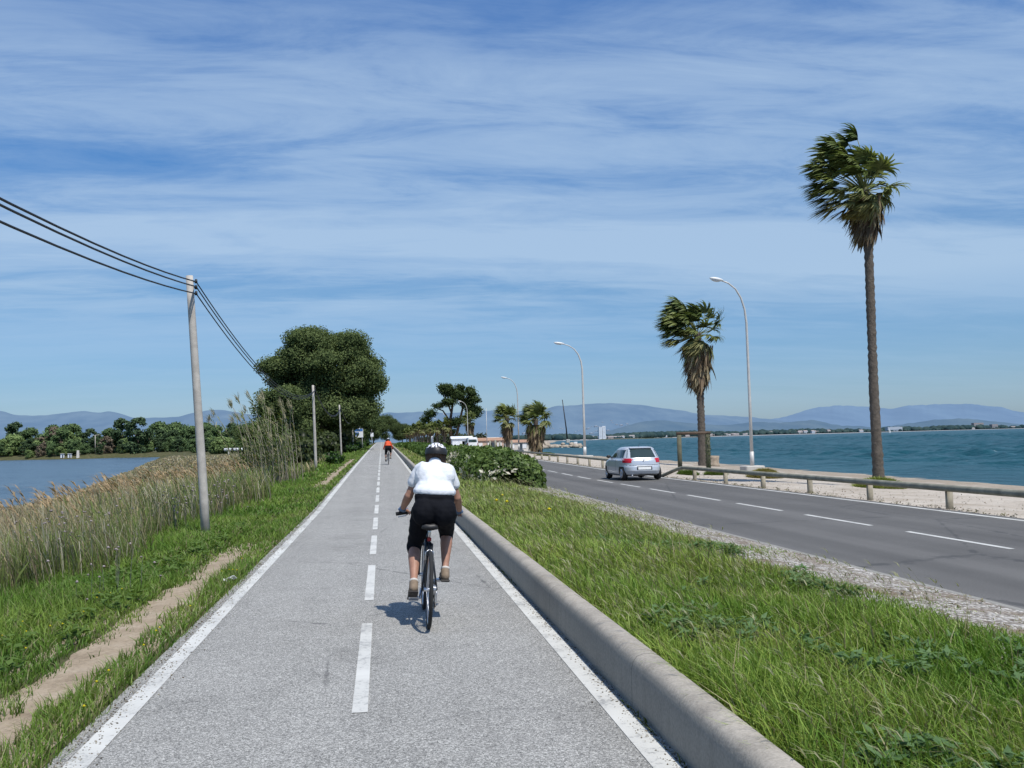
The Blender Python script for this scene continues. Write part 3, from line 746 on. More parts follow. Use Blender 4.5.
tag(mesh_np('reed_plumes', V, F, M['dry'], col=Cc), 'tan feathery reed plumes blown to the left above the dry grass', 'reeds', kind='stuff')
# whitish flower heads in the dry grass
cl = [(-4.7, 15.5), (-5.6, 13.0), (-6.3, 15.0), (-5.0, 19.0), (-4.4, 22.5), (-4.2, 25.5), (-3.1, 12.2), (-4.7, 27), (-7.5, 17), (-5.9, 17.3)]
x = []; y = []
for a, b in cl:
    k = 26 if b > 13 else 16; x.append(rng.normal(a, .30, k)); y.append(rng.normal(b, .5, k))
x = np.concatenate(x); y = np.concatenate(y); n = len(x); z = gz(x, y) + rng.uniform(.45, 1.05, n) - .35 * (x > -3.6)
s = .012 + .0009 * y
V = (np.stack([x, y, z], 1)[:, None] + oct_v[None] * s[:, None, None] * rng.uniform(.5, 1.3, (n, 6, 1))).reshape(-1, 3)
F = ((np.arange(n) * 6)[:, None, None] + oct_f[None]).reshape(-1, 3)
st = stalks(np.stack([x, y, gz(x, y)], 1), z - gz(x, y), .008 * np.ones(n), rng.uniform(0, 6, n), .05 * np.ones(n), np.full((n, 3), .12), np.full((n, 3), .15))
f3 = np.concatenate([np.repeat(st[1][:, :1], 1, 1), st[1][:, 1:3]], 1); f4 = np.concatenate([st[1][:, :1], st[1][:, 2:4]], 1)
V = np.concatenate([V, st[0]]); 
F = np.concatenate([F, f3 + n * 6, f4 + n * 6])
cc = np.concatenate([np.repeat(np.asarray((.36, .31, .31))[None] * rng.uniform(.7, 1.2, (n, 1)), 6, 0), st[2]])
tag(mesh_np('wildflowers', V, F, M['dry'], col=cc), 'pale pinkish wildflower heads in the dry bank grass', 'wildflowers', kind='stuff')
# yellow flowers
pos = [(2.15, 19.0), (2.3, 18.6), (2.75, 16.5), (2.5, 21)]
x = np.array([p[0] for p in pos] + list(rng.uniform(-4.5, -2.7, 40)) + list(rng.uniform(-1.95, -1.75, 12))); y = np.array([p[1] for p in pos] + list(rng.uniform(5.5, 12, 40)) + list(rng.uniform(6, 14, 12))); n = len(x)
h = np.where(np.arange(n) < 4, .34, .13); s = np.where(np.arange(n) < 4, .04, .012)
V = (np.stack([x, y, gz(x, y) + h], 1)[:, None] + oct_v[None] * s[:, None, None]).reshape(-1, 3); F = ((np.arange(n) * 6)[:, None, None] + oct_f[None]).reshape(-1, 3)
tag(mesh_np('wildflowers', V, F, M['dry'], col=np.tile(np.asarray((.6, .5, .03)), (n * 6, 1))), 'small yellow wildflowers in the grass', 'wildflowers', kind='stuff')
# one bent dry stalk at the front of the bank
mb = MB(); mb.tube([(-3.45, 8.6, -.05), (-3.3, 8.75, .22), (-3.2, 8.9, .42), (-3.23, 9.0, .5), (-3.42, 9.05, .48)], [.009, .008, .006, .005, .003], 6)
o = mb.build('dry_stalk', M['post']); tag(o, 'single bent pale stalk leaning out of the bank grass', 'stalk')
# litter
for (lx, ly, lb) in ((-1.78, 12.15, 'crumpled white scrap lying in the verge by the white line'),):
    mb = MB()
    for k in range(5):
        mb.box((random.uniform(-.07, .07), random.uniform(-.10, .10), .05 + random.uniform(0, .03)), (.08, .07, .006), 0, Matrix.Rotation(random.uniform(-.9, .9), 3, (random.random(), random.random(), .5)))
    o = mb.build('litter', M['litter'], loc=(lx, ly, gz1(lx, ly))); tag(o, lb, 'litter')

# ------------------------------------------------------------------ foliage crowns
def quads_at(c, nrm, size, asp=1.0):
    n = len(c)
    a = rng.normal(0, 1, (n, 3)); u = np.cross(nrm, a); u /= np.linalg.norm(u, axis=1)[:, None] + 1e-9
    w = np.cross(nrm, u); u = u * size[:, None] * asp; w = w * size[:, None]
    V = np.stack([c - u, c - w * .8 + u * .1, c + u, c + w * .8 - u * .1], 1).reshape(-1, 3)
    F = (np.arange(n) * 4)[:, None] + [[0, 1, 2, 3]]
    return V, F
def crown(blobs, per, size, c0, c1, asp=1.0, core=.62, corec=None, flat=0.0, shell=(.72, 1.1), up=.25):
    """blobs: rows cx,cy,cz,rx,ry,rz. leaves on and in the blobs + dark inner masses"""
    parts = []
    B = np.asarray(blobs, float); zmin, zmax = (B[:, 2] - B[:, 5]).min(), (B[:, 2] + B[:, 5]).max()
    for b in B:
        vol = (b[3] * b[4] * b[5]) ** (1 / 3); n = max(12, int(per * vol ** 2))
        d = rng.normal(0, 1, (n, 3)); d /= np.linalg.norm(d, axis=1)[:, None]
        r = rng.uniform(shell[0], shell[1], n) * (1 + .16 * np.sin(d[:, 0] * 7 + b[0] * 3) * np.sin(d[:, 1] * 6 + b[1]) * np.sin(d[:, 2] * 5))
        p = b[:3] + d * b[3:6] * r[:, None]
        nn = d + rng.normal(0, .65, (n, 3)) + [0, 0, up]; nn /= np.linalg.norm(nn, axis=1)[:, None]
        V, F = quads_at(p, nn, size * rng.uniform(.55, 1.35, n), asp)
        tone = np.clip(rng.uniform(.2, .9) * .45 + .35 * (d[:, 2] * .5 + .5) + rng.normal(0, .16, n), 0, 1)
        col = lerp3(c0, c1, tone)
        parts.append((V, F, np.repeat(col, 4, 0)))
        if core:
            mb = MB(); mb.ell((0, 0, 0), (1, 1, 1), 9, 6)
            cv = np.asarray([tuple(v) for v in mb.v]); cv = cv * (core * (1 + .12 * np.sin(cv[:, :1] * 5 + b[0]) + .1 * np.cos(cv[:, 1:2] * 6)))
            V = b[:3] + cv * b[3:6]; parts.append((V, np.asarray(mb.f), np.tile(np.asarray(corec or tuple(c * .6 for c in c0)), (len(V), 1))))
    return merge(parts)

def tree_blobs(h, w, base, n, seed, lump=.26, flat=.5, umbrella=False):
    r = np.random.default_rng(seed); out = []
    for k in range(n):
        a = r.uniform(0, 2 * pi); t = r.uniform(0, 1)
        zc = base + (h - base) * (.15 + .75 * t)
        prof = sqrt(max(.08, 1 - (2 * (t - .42)) ** 2 * .8)) if not umbrella else sqrt(max(.1, 1 - t ** 2 * .8))
        rr = (w / 2) * prof * sqrt(r.uniform(.15, 1)) * .82
        s = (w * lump) * r.uniform(.55, 1.1)
        out.append((cos(a) * rr, sin(a) * rr, zc, s, s, s * (.55 + .3 * r.uniform())))
    return out

# --- big pine mass on the left
PINE0, PINE1 = (.062, .090, .036), (.160, .200, .080)
def pine(name, loc, blobs, limbs, label, per=70, size=.30, group=None, c0=PINE0, c1=PINE1):
    t = empty(name, loc); tag(t, label, 'pine tree', group)
    V, F, Cc = crown(blobs, per, size, c0, c1, .7, .60)
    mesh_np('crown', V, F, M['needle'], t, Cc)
    mb = MB()
    for pts, rad in limbs: mb.tube(pts, rad, 8)
    mb.build('trunk', M['bark'], t)
    return t
def ring(cx, cz, w, h, n, seed, dy=5.5, s=(1.2, 2.25)):
    r = np.random.default_rng(seed); o = []
    for k in range(n):
        a = r.uniform(0, 2 * pi); q = sqrt(r.uniform(0, 1)); ss = r.uniform(*s)
        o.append((cx + cos(a) * q * (w / 2 - ss * .6), r.uniform(-dy, dy) * sqrt(1.02 - q * q * .8), cz + sin(a) * q * (h / 2 - ss * .5), ss * 1.15, ss * 1.1, ss * .78))
    return o
bl = ring(1.0, 10.4, 14.8, 9.2, 120, 1, 5.5, (.9, 1.9)) + ring(-.8, 14.6, 6.4, 3.2, 16, 21, 4) + ring(3.4, 14.2, 5.4, 3.2, 14, 22, 4) + ring(-5.2, 10.9, 4.4, 3.6, 12, 9, 4, (1, 1.7)) + ring(6.4, 9.4, 4.0, 5.0, 12, 4, 4, (1, 1.7)) + ring(2.0, 5.6, 11, 5.4, 30, 5) + ring(-3.5, 6.4, 6, 4, 12, 6, 4)
pine('pine_tree', (-8.0, 131, .5), bl, [([(0, 0, 0), (.3, 0, 3), (1.2, 0, 7), (3, 0, 12)], [.5, .42, .3, .12]), ([(.3, 0, 2), (-1.5, .5, 6), (-2.5, 0, 11)], [.35, .25, .1]), ([(.5, 0, 3), (4, -.5, 7), (6.2, 0, 9)], [.3, .2, .08])],
     'largest dark green pine, towering over the left side of the cycle path', 330, .13)
bl = ring(0, 6.8, 6.4, 4.2, 16, 11, 3.5, (1.1, 1.9)) + ring(0, 3.4, 8.4, 5.2, 20, 12, 3.5, (1.1, 2))
pine('pine_tree', (-12.2, 118, -.2), bl, [([(0, 0, 0), (.2, 0, 5)], [.3, .12])], 'lower dark pine nestled against the left foot of the largest pine', 330, .13)
k = 0
for (px, py, w, h, lb) in ((-9.3, 165, 9, 11.5, 'dark pine just behind the largest pine'), (-6.2, 205, 9, 10.5, 'second dark pine behind the largest pine beside the cycle path'), (-4.6, 260, 9.5, 10.6, 'third pine of the row receding on the left of the cycle path'),
                           (-4.5, 330, 10, 10.0, 'fourth pine of the row receding on the left of the cycle path'), (-3.5, 420, 12, 11, 'dark round pine near the far end of the cycle path'), (2.5, 600, 18, 16, 'farthest pine closing the view at the end of the cycle path'), (13, 640, 16, 13, 'low dark pine to the right of the far end of the cycle path')):
    k += 1
    bl = tree_blobs(h, w, 1.0, 26, 50 + k, .20)
    pine('pine_tree', (px, py, gz1(px, py)), bl, [([(0, 0, 0), (.2, 0, h * .6)], [.3, .12])], lb, 130, .24, None, (.045, .066, .026), (.115, .150, .060))

# --- right pine with bare leaning limbs
bl = []
r_ = np.random.default_rng(5)
for (cx, cz, w, h, n) in ((1.6, 10.2, 6.6, 3.4, 20), (-1.0, 10.8, 3.6, 2.4, 8), (3.6, 8.2, 4.2, 3.6, 12), (4.6, 6.3, 2.6, 2.4, 6), (-2.6, 7.6, 1.8, 1.0, 3), (-4.0, 6.0, 1.6, 1.0, 3), (-4.9, 4.9, 1.2, .8, 2), (-.6, 8.2, 2.4, 1.2, 4), (1.2, 4.4, 2.4, 1.5, 3)):
    bl += ring(cx, cz, w, h, n, int(r_.integers(999)), 2.4, (.7, 1.35))
pf_ = pine('pine_tree', (18.2, 262, 1.2), bl, [([(0, 0, 0), (-.3, 0, 4), (.2, 0, 7), (1.0, 0, 11)], [.34, .3, .22, .08]), ([(.6, 0, 0), (1.5, 0, 4), (2.4, .2, 7.5), (3.4, 0, 10)], [.28, .24, .18, .07]),
     ([(-.2, 0, 4.4), (-1.6, 0, 6.6), (-3.2, 0, 7.2), (-5.0, 0, 4.9)], [.18, .13, .09, .04]), ([(.1, 0, 6), (-1, 0, 9), (-1.2, 0, 11)], [.18, .12, .06])],
     'spreading pine with forked bare limbs beyond the hedge', 160, .17, None, (.035, .056, .022), (.10, .135, .052))
pf_.scale = (1.36, 1.36, 1.34)

# --- shrub prototypes
def shrub_mesh(seed, w, h, c0, c1, size=.10, per=260, n=12):
    r = np.random.default_rng(seed); bl = []
    for k in range(n):
        a = r.uniform(0, 2 * pi); q = sqrt(r.uniform(0, 1)) * w * .34; s = w * r.uniform(.15, .26)
        bl.append((cos(a) * q, sin(a) * q, h * r.uniform(.25, .75), s, s, min(s, h * .32)))
    return crown(bl, per, size, c0, c1, 1.0, .6)
def shrub(name, locs, seed, w, h, c0, c1, labels, cat='shrub', group=None, **k):
    V, F, Cc = shrub_mesh(seed, w, h, c0, c1, **k)
    o0 = mesh_np(name, V, F, M['leaf'], None, Cc)
    for i, (x, y, s) in enumerate(locs):
        o = o0 if i == 0 else o0.copy()
        if i: C.objects.link(o)
        o.location = (x, y, gz1(x, y)); o.scale = (s, s, s); o.rotation_euler = (0, 0, i * 1.7)
        tag(o, labels[i] if isinstance(labels, list) else labels, cat, group)
BR0, BR1 = (.028, .042, .013), (.080, .100, .034)
shrub('shrub', [(-5.6, 62, 1), (-6.4, 70, 1.3), (-5.9, 78, 1.2), (-6.8, 86, 1.5), (-5.9, 95, 1.4), (-7.4, 104, 1.7), (-6.0, 112, 1.5), (-9.0, 96, 1.6), (-9.5, 78, 1.3), (-8.0, 120, 1.9), (-5.6, 128, 1.6), (-5.4, 142, 1.8), (-5.6, 158, 1.9), (-5.5, 176, 2.0)], 31, 3.2, 2.1, BR0, BR1,
      'dusky brown green shrub in the thicket behind the poles', 'shrub', 'shrubs in the thicket behind the poles', size=.11, per=150)
GR0, GR1 = (.022, .055, .012), (.085, .16, .03)
shrub('shrub', [(-3.0, 64, .7), (-4.6, 88, .9), (-3.3, 118, 1.0), (-3.6, 134, 1.2), (-3.3, 152, 1.2), (-3.2, 172, 1.3)], 32, 2.0, 1.2, GR0, GR1,
      'rounded green shrub on the verge beyond the second pole', 'shrub', 'green shrubs along the left verge', size=.10, per=150)

# --- hedges on the median
def hedge(name, x0, x1, y0, y1, h, per_m2, size, c0, c1, label, flowers=0):
    L = y1 - y0; w = x1 - x0; n = int((2 * h * L + w * L + w * h * 2) * per_m2)
    u = rng.uniform(0, 1, n); 
    # rounded box section: angle around the section
    th = rng.uniform(-.15, pi + .15, n); cx = (x0 + x1) / 2; ex = 2.6
    sx = np.sign(np.cos(th)) * np.abs(np.cos(th)) ** (2 / ex); sz = np.sign(np.sin(th)) * np.abs(np.sin(th)) ** (2 / ex)
    y = y0 + u * L; edge = np.minimum(1, np.minimum((y - y0) / .9, (y1 - y) / .9)); edge = np.sqrt(np.clip(1 - (1 - edge) ** 2, 0, 1))
    q = rng.uniform(.80, 1.06, n) * (.92 + .16 * vn(y, th * 3, 1.1, 7)) * (.95 + .1 * vn(y, th * 6, 4, 9))
    top = h * (.86 + .2 * vn(y, 0 * y, .7, 12)) * (.35 + .65 * edge)
    x = cx + sx * w / 2 * q * (.3 + .7 * edge); z = np.maximum(.03, sz * top * q); y = y + rng.normal(0, .1, n)
    d = np.stack([sx, (edge < .9) * np.where(y < (y0 + y1) / 2, -1., 1.), sz], 1) + rng.normal(0, .6, (n, 3)); d /= np.linalg.norm(d, axis=1)[:, None]
    P = np.stack([x, y, z + gz(x, y)], 1)
    V, F = quads_at(P, d, size * rng.uniform(.6, 1.4, n), 1.5)
    tone = np.clip(.2 + .5 * vn(y * 1.0, z * 2 + x, 2.2, 14) + .2 * (q - .9) * 4 + rng.normal(0, .2, n), 0, 1)
    col = lerp3(c0, c1, tone)
    if flowers:
        fm = (rng.uniform(0, 1, n) < flowers * np.clip(vn(y, z * 2, 2.0, 15) * 2 - .7, 0, 1)) & (sx < .3) & (z < h * .85)
        col[fm] = np.asarray((.60, .56, .46)) * rng.uniform(.7, 1.1, (fm.sum(), 1))
    parts = [(V, F, np.repeat(col, 4, 0))]
    # inner shell in a darker leaf colour
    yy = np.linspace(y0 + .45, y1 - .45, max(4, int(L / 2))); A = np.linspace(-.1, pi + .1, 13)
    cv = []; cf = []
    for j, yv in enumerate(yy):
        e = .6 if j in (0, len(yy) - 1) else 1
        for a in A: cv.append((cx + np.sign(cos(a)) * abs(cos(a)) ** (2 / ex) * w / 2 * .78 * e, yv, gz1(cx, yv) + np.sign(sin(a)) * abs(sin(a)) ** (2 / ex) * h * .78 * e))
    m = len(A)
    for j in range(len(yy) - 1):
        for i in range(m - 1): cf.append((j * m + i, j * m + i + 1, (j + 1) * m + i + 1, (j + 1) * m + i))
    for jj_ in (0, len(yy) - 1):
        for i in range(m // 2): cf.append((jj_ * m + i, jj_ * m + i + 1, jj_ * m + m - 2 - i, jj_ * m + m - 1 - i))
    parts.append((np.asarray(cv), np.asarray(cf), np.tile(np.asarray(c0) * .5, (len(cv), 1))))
    V, F, Cc = merge(parts)
    return tag(mesh_np(name, V, F, M['leaf'], None, Cc), label, 'hedge')
hedge('hedge', 2.95, 5.75, 34.2, 58, 1.14, 420, .055, (.035, .065, .018), (.15, .215, .06), 'near flowering hedge with pale blossoms on the median ahead of the cyclist', .8)
hedge('hedge', 3.0, 5.7, 61, 120, .95, 90, .12, (.035, .072, .018), (.13, .20, .05), 'middle green hedge behind the flowering one on the median')
hedge('hedge', 2.9, 5.6, 124, 230, .85, 32, .22, (.035, .072, .018), (.13, .20, .05), 'farthest green hedge stretching along the median')

# --- giant cane clump
t = empty('giant_cane', (-4.6, 43, gz1(-4.6, 43))); tag(t, 'tall giant cane clump leaning left beside the lagoon bank', 'cane clump')
mb = MB(); parts = []
r_ = np.random.default_rng(77)
for k in range(66):
    a = r_.uniform(0, 2 * pi); q = r_.uniform() ** .8 * 1.3; bx, by = cos(a) * q * 1.1, sin(a) * q * 1.7
    tall = r_.uniform(.45, 1) ; H = 4.1 * tall * (1 - .12 * abs(bx)); lx = .02 - .34 * r_.uniform() ** 1.4 + bx * .10; ly = r_.normal(0, .08)
    pts = [(bx + lx * H * (s / 6) ** 1.7, by + ly * H * (s / 6), H * (s / 6)) for s in range(7)]
    mb.tube(pts, [.016, .015, .014, .012, .010, .008, .004], 5)
    n = 26; tt = r_.uniform(.22, 1.0, n); pp = np.array([[np.interp(v * 6, range(7), [p[i] for p in pts]) for i in range(3)] for v in tt])
    dry = r_.uniform(0, 1, n) < .25
    c = np.where(dry[:, None], np.asarray((.30, .28, .15))[None], np.asarray((.14, .20, .06))[None]) * r_.uniform(.7, 1.25, (n, 1))
    parts.append(blades(pp, r_.uniform(.25, .5, n), .035 * np.ones(n), r_.uniform(0, pi, n), r_.uniform(.7, 1.6, n), pi + r_.normal(0, .75, n), c * .8, c * 1.15, .45))
    if tall > .8:
        n = 18; pp = np.array([pts[6]] * n) + r_.normal(0, .04, (n, 3)) - np.array([[0, 0, .25]]) * r_.uniform(0, 1, (n, 1)); c = np.tile(np.asarray((.33, .30, .20)), (n, 1))
        parts.append(blades(pp, r_.uniform(.15, .35, n), .03 * np.ones(n), r_.uniform(0, pi, n), r_.uniform(.3, .9, n), pi + r_.normal(0, .5, n), c, c))
V, F, Cc = merge(parts)
mesh_np('leaves', V, F, M['leaf'], t, Cc); mb.build('stems', M['post'], t)
# --- bar beyond the reeds
mb = MB(); mb.tube([(-3.6, 0, 0), (3.6, 0, 0)], .33, 12)
o = empty('white_barrier', (-31.5, 230, 1.28)); tag(o, 'long white horizontal tube with a dark collar beyond the cane', 'barrier')
mb.build('tube', M['white_paint'], o)
mb = MB(); mb.tube([(-1.9, 0, 0), (-1.5, 0, 0)], .37, 12); mb.build('collar', M['black'], o)
for x in (-2.6, 2.8): MB().box((x, 0, -.8), (.3, .3, 1.2), bevel=.02).build('support', M['concrete'], o)

# --- background trees across the lagoon: four crowns, copied one by one
bgm = []
FC = [((0.054, 0.091, 0.041), (0.164, 0.235, 0.096)), ((0.041, 0.069, 0.037), (0.112, 0.160, 0.077)), ((0.086, 0.133, 0.046), (0.258, 0.336, 0.133)), ((0.104, 0.085, 0.062), (0.250, 0.204, 0.149))]
for i, (c0, c1) in enumerate(FC):
    h, w = ((10, 11), (12, 9), (8, 11), (10, 9))[i]
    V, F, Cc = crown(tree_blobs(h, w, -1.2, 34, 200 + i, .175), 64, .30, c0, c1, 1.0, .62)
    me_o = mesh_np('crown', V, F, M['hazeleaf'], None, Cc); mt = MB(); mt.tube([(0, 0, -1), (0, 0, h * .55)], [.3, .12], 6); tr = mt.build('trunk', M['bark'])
    bgm.append((me_o, tr))
used = [0] * 4
KL = ['broad mid green tree on the far lagoon shore', 'tall dark green tree on the far lagoon shore', 'pale green bushy tree on the far lagoon shore', 'reddish brown budding tree on the far lagoon shore']
def bgtree(kind, x, y, s, label=None, group='trees on the far lagoon shore', z=None):
    t = empty('tree', (x, y, gz1(x, y) if z is None else z), random.uniform(0, 6)); t.scale = (s, s, s * random.uniform(.9, 1.1))
    tag(t, label or KL[kind], 'tree', group)
    for o in bgm[kind]:
        c = o if used[kind] == 0 else o.copy()
        if used[kind]: C.objects.link(c)
        c.parent = t
    used[kind] += 1
r_ = random.Random(3)
for row, (yo, n, s0) in enumerate(((7, 46, .62), (24, 44, 1.05), (50, 40, 1.35))):
    for k in range(n):
        x = -320 + (255 * (k + r_.uniform(-.3, .3)) / n); kind = r_.choices((0, 1, 2, 3), ((4, 2, 5, 1), (4, 4, 3, 2), (3, 5, 1, 3))[row])[0]
        bgtree(kind, x, far_lagoon(x) + yo + r_.uniform(-4, 5), s0 * r_.uniform(.6, 1.2))
# land between lagoon and thicket
KM = ['rounded mid green tree on the land behind the poles', 'dark green tree on the land behind the poles', 'light green bushy tree on the land behind the poles', 'brownish tree on the land behind the poles']
for k in range(60):
    y = r_.uniform(170, 420); x = float(left_shore(y)) + 9 + r_.uniform(0, 1) * min(46, -float(left_shore(y)) - 16)
    kind = r_.choices((0, 1, 2), (4, 4, 3))[0]
    if y < 262 and x > -50: continue
    bgtree(kind, x, y, r_.uniform(.42, .72) * (y / 330) ** .5, KM[kind], 'trees on the land behind the poles')
bgtree(1, -99, 425, 1.45, 'lone tall round tree rising above the far lagoon tree line', None)
bgtree(3, -142, 455, 1.35, 'reddish tree standing taller than its neighbours at the far lagoon shore', None)
# white sheds and post on the far shore
for x, lb in ((-129.6, 'left one of two small white sheds at the far lagoon shore'), (-126.0, 'right one of two small white sheds at the far lagoon shore')):
    y = float(far_lagoon(x)) + 2; o = empty('shed', (x, y, gz1(x, y))); tag(o, lb, 'shed')
    o.scale = (.6, .6, .75); MB().box((0, 0, 1.1), (2.2, 2, 2.2)).build('wall', M['stucco_white'], o)
    m = MB(); m.box((0, -.1, 2.3), (2.6, 2.5, .22)); m.build('roof', M['stucco'], o)
    MB().box((.3, -1.02, .9), (.8, .06, 1.8)).build('door', M['window'], o)
x = -122; y = float(far_lagoon(x)) + 2
o = MB().box((0, 0, 1.3), (1.1, 1.1, 3.2), bevel=.1, taper=.75).build('stone_pillar', M['stucco'], loc=(x, y, gz1(x, y))); tag(o, 'stubby pale stone pillar right of the two white sheds', 'pillar')
o = empty('mast', (-120, 440, gz1(-120, 440))); tag(o, 'thin pole with a crossbar above the far shore sheds', 'mast')
MB().tube([(0, 0, 0), (0, 0, 8)], .14, 6).build('pole', M['pole'], o); MB().tube([(-1.2, 0, 7.8), (1.6, 0, 8.1)], .12, 6).build('crossbar', M['pole'], o)

# ------------------------------------------------------------------ hills and far coast
def ridge(name, prof, Y, depth, base, mat, label, rough=6, seed=0, taper=1.0):
    P = np.array(prof, float); X = np.linspace(P[0, 0], P[-1, 0], 900); Z = np.interp(X, P[:, 0], P[:, 1])
    ker = np.ones(9) / 9; Z = np.convolve(np.pad(Z, 4, 'edge'), ker, 'valid')
    Z = Z + (vn(X, 0 * X, .02, seed) - .5) * rough + (vn(X, 0 * X, .06, seed + 1) - .5) * rough * .5
    rows = 14; V = []
    for j in range(rows):
        t = j / (rows - 1); y = Y - depth * (1 - t); prof_t = t ** 1.15
        n_ = (vn(X * .004, t * 3 + 0 * X, 1.6, seed + 2) - .5) * .55 * (1 - t) * min(1, t * 4)
        V.append(np.stack([X * (y / Y), np.full_like(X, y), -3 + (Z + 3) * np.clip(prof_t + n_, 0, 1)], 1))
    V.append(np.stack([X, np.full_like(X, Y + depth * .6), 0 * X - 3], 1)); rows += 1
    V = np.concatenate(V); n = len(X); i, j = np.meshgrid(np.arange(n - 1), np.arange(rows - 1)); q = (j * n + i).ravel()
    return tag(mesh_np(name, V, np.stack([q, q + 1, q + n + 1, q + n], 1), mat, smooth=True), label, 'hills', kind='structure')
HB = [(-7000, 260), (-5200, 330), (-4000, 345), (-3233, 376), (-3103, 331), (-2875, 319), (-2687, 343), (-2555, 357), (-2456, 331), (-2311, 348), (-2132, 284), (-2049, 282), (-1839, 282), (-1746, 287), (-1653, 319), (-1414, 341), (-1235, 308), (-977, 267), (-717, 253), (-367, 254), (-31, 274), (76, 285), (165, 278), (255, 288), (372, 288), (570, 270), (888, 281), (1007, 283), (1098, 277), (1301, 272), (1486, 287), (1589, 312), (1899, 324), (1983, 332), (2153, 325), (2423, 301), (2628, 263), (2833, 240), (2924, 210), (3040, 198), (3248, 185), (3458, 169), (3668, 138), (3830, 106), (4127, 61), (4400, 0)]
HA = [(3300, 0), (3933, 154), (4452, 180), (4766, 186), (4978, 206), (5245, 276), (5446, 323), (5715, 349), (6050, 336), (6319, 305), (6495, 295), (6729, 328), (7141, 339), (7556, 331), (7972, 283), (8180, 227), (8306, 211), (8814, 174), (9383, 110), (12000, 160)]
HC = [(1250, 0), (1371, 25), (1576, 50), (1715, 90), (1854, 115), (1993, 125), (2131, 105), (2340, 80), (2553, 88), (2838, 89), (2983, 92), (3127, 96), (3272, 65), (3563, 35), (3786, 47), (4065, 82), (4254, 85), (4496, 66), (4770, 24), (6000, 50)]
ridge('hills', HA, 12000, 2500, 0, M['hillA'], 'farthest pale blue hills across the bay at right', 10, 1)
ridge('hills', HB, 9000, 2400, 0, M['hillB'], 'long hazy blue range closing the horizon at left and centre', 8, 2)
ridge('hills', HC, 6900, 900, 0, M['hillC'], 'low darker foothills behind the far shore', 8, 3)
# woods along the far shore (one mass)
n = 5200; t = rng.uniform(0, 1, n) ** 1.3
cx = np.interp(t, [0, .35, 1], [330, 1145, 5400]); cy = far_coast(cx) + rng.uniform(25, 330, n) * (1 + t)
sz = rng.uniform(4, 11, n) * (.8 + 1.2 * t); sz *= np.clip(vn(cx * .01, cy * .01, 1.2, 5) * 1.6, .35, 1.2)
mb = MB(); mb.ell((0, 0, 0), (1, 1, 1), 6, 4); ev = np.array([tuple(v) for v in mb.v]); ef = np.array(mb.f)
V = (np.stack([cx, cy, gz(cx, cy) + sz * .5], 1)[:, None] + ev[None] * np.stack([sz * 1.3, sz * 1.3, sz], 1)[:, None]).reshape(-1, 3)
F = ((np.arange(n) * len(ev))[:, None, None] + ef[None]).reshape(-1, 4)
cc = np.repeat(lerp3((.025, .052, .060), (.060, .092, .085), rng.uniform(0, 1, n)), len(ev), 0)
tag(mesh_np('far_woods', V, F, M['hazeleaf'], col=cc), 'hazy dark woods along the far shore', 'woods', kind='stuff')
# pale shoreline strip
cxs = np.linspace(380, 6500, 220); V = []
for x in cxs: V.append((x, float(far_coast(x)) - 6, WATER + .05)); 
for x in cxs: V.append((x, float(far_coast(x)) + 30, WATER + 2.2))
n = len(cxs); q = np.arange(n - 1)
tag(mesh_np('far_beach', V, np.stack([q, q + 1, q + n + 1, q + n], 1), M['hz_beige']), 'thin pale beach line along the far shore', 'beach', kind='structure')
# tower block
o = empty('tower_block', (541, 2420, 1)); tag(o, 'tall white twin slab tower block on the far shore', 'tower block')
for dx, hh, mt in ((-4.6, 30, M['stucco_white']), (4.2, 32, M['stucco_white'])):
    w_ = MB().box((dx, 0, hh / 2), (7.6, 12, hh)).build('slab', mt, o)
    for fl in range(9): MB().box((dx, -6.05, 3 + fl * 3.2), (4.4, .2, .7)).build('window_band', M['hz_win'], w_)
# town buildings
bl_mats = [M['hz_white'], M['hz_white'], M['hz_beige'], M['hz_pink']]
r_ = random.Random(9)
TG = 'small pale buildings along the far shore'
for k in range(74):
    u = r_.random()
    X = 560 + 900 * u if k < 44 else r_.uniform(1500, 5000)
    Yc = float(far_coast(X)) + r_.uniform(20, 120) * (1 if k < 44 else 2.2); sc = 1 if k < 44 else 1.8
    w, h = r_.uniform(7, 20) * sc, r_.uniform(3.5, 6.5) * sc
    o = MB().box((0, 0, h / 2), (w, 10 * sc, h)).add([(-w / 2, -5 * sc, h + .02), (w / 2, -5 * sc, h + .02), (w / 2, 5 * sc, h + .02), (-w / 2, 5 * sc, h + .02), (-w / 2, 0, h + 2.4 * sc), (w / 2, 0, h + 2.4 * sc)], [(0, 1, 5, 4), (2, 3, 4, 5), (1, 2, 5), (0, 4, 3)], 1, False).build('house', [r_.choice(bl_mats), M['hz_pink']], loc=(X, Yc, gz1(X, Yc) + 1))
    tag(o, 'tiny pale house on the far shore of the bay', 'house', TG)
for X, Yc, w, h, lb in ((2640, 4880, 80, 22, 'long white building on the far shore right of the tallest palm'), (3790, 5950, 66, 40, 'pinkish hillside hotel above the far shore at right'), (3905, 5955, 40, 28, 'smaller pinkish block beside the hillside hotel')):
    o = empty('building', (X, Yc, 3)); tag(o, lb, 'building')
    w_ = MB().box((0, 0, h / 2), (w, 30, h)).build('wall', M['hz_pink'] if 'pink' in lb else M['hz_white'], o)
    for fl in range(int(h / 12)): MB().box((0, -15.3, 6 + fl * 11), (w * .85, .6, 4)).build('window_band', M['hz_win'], w_)
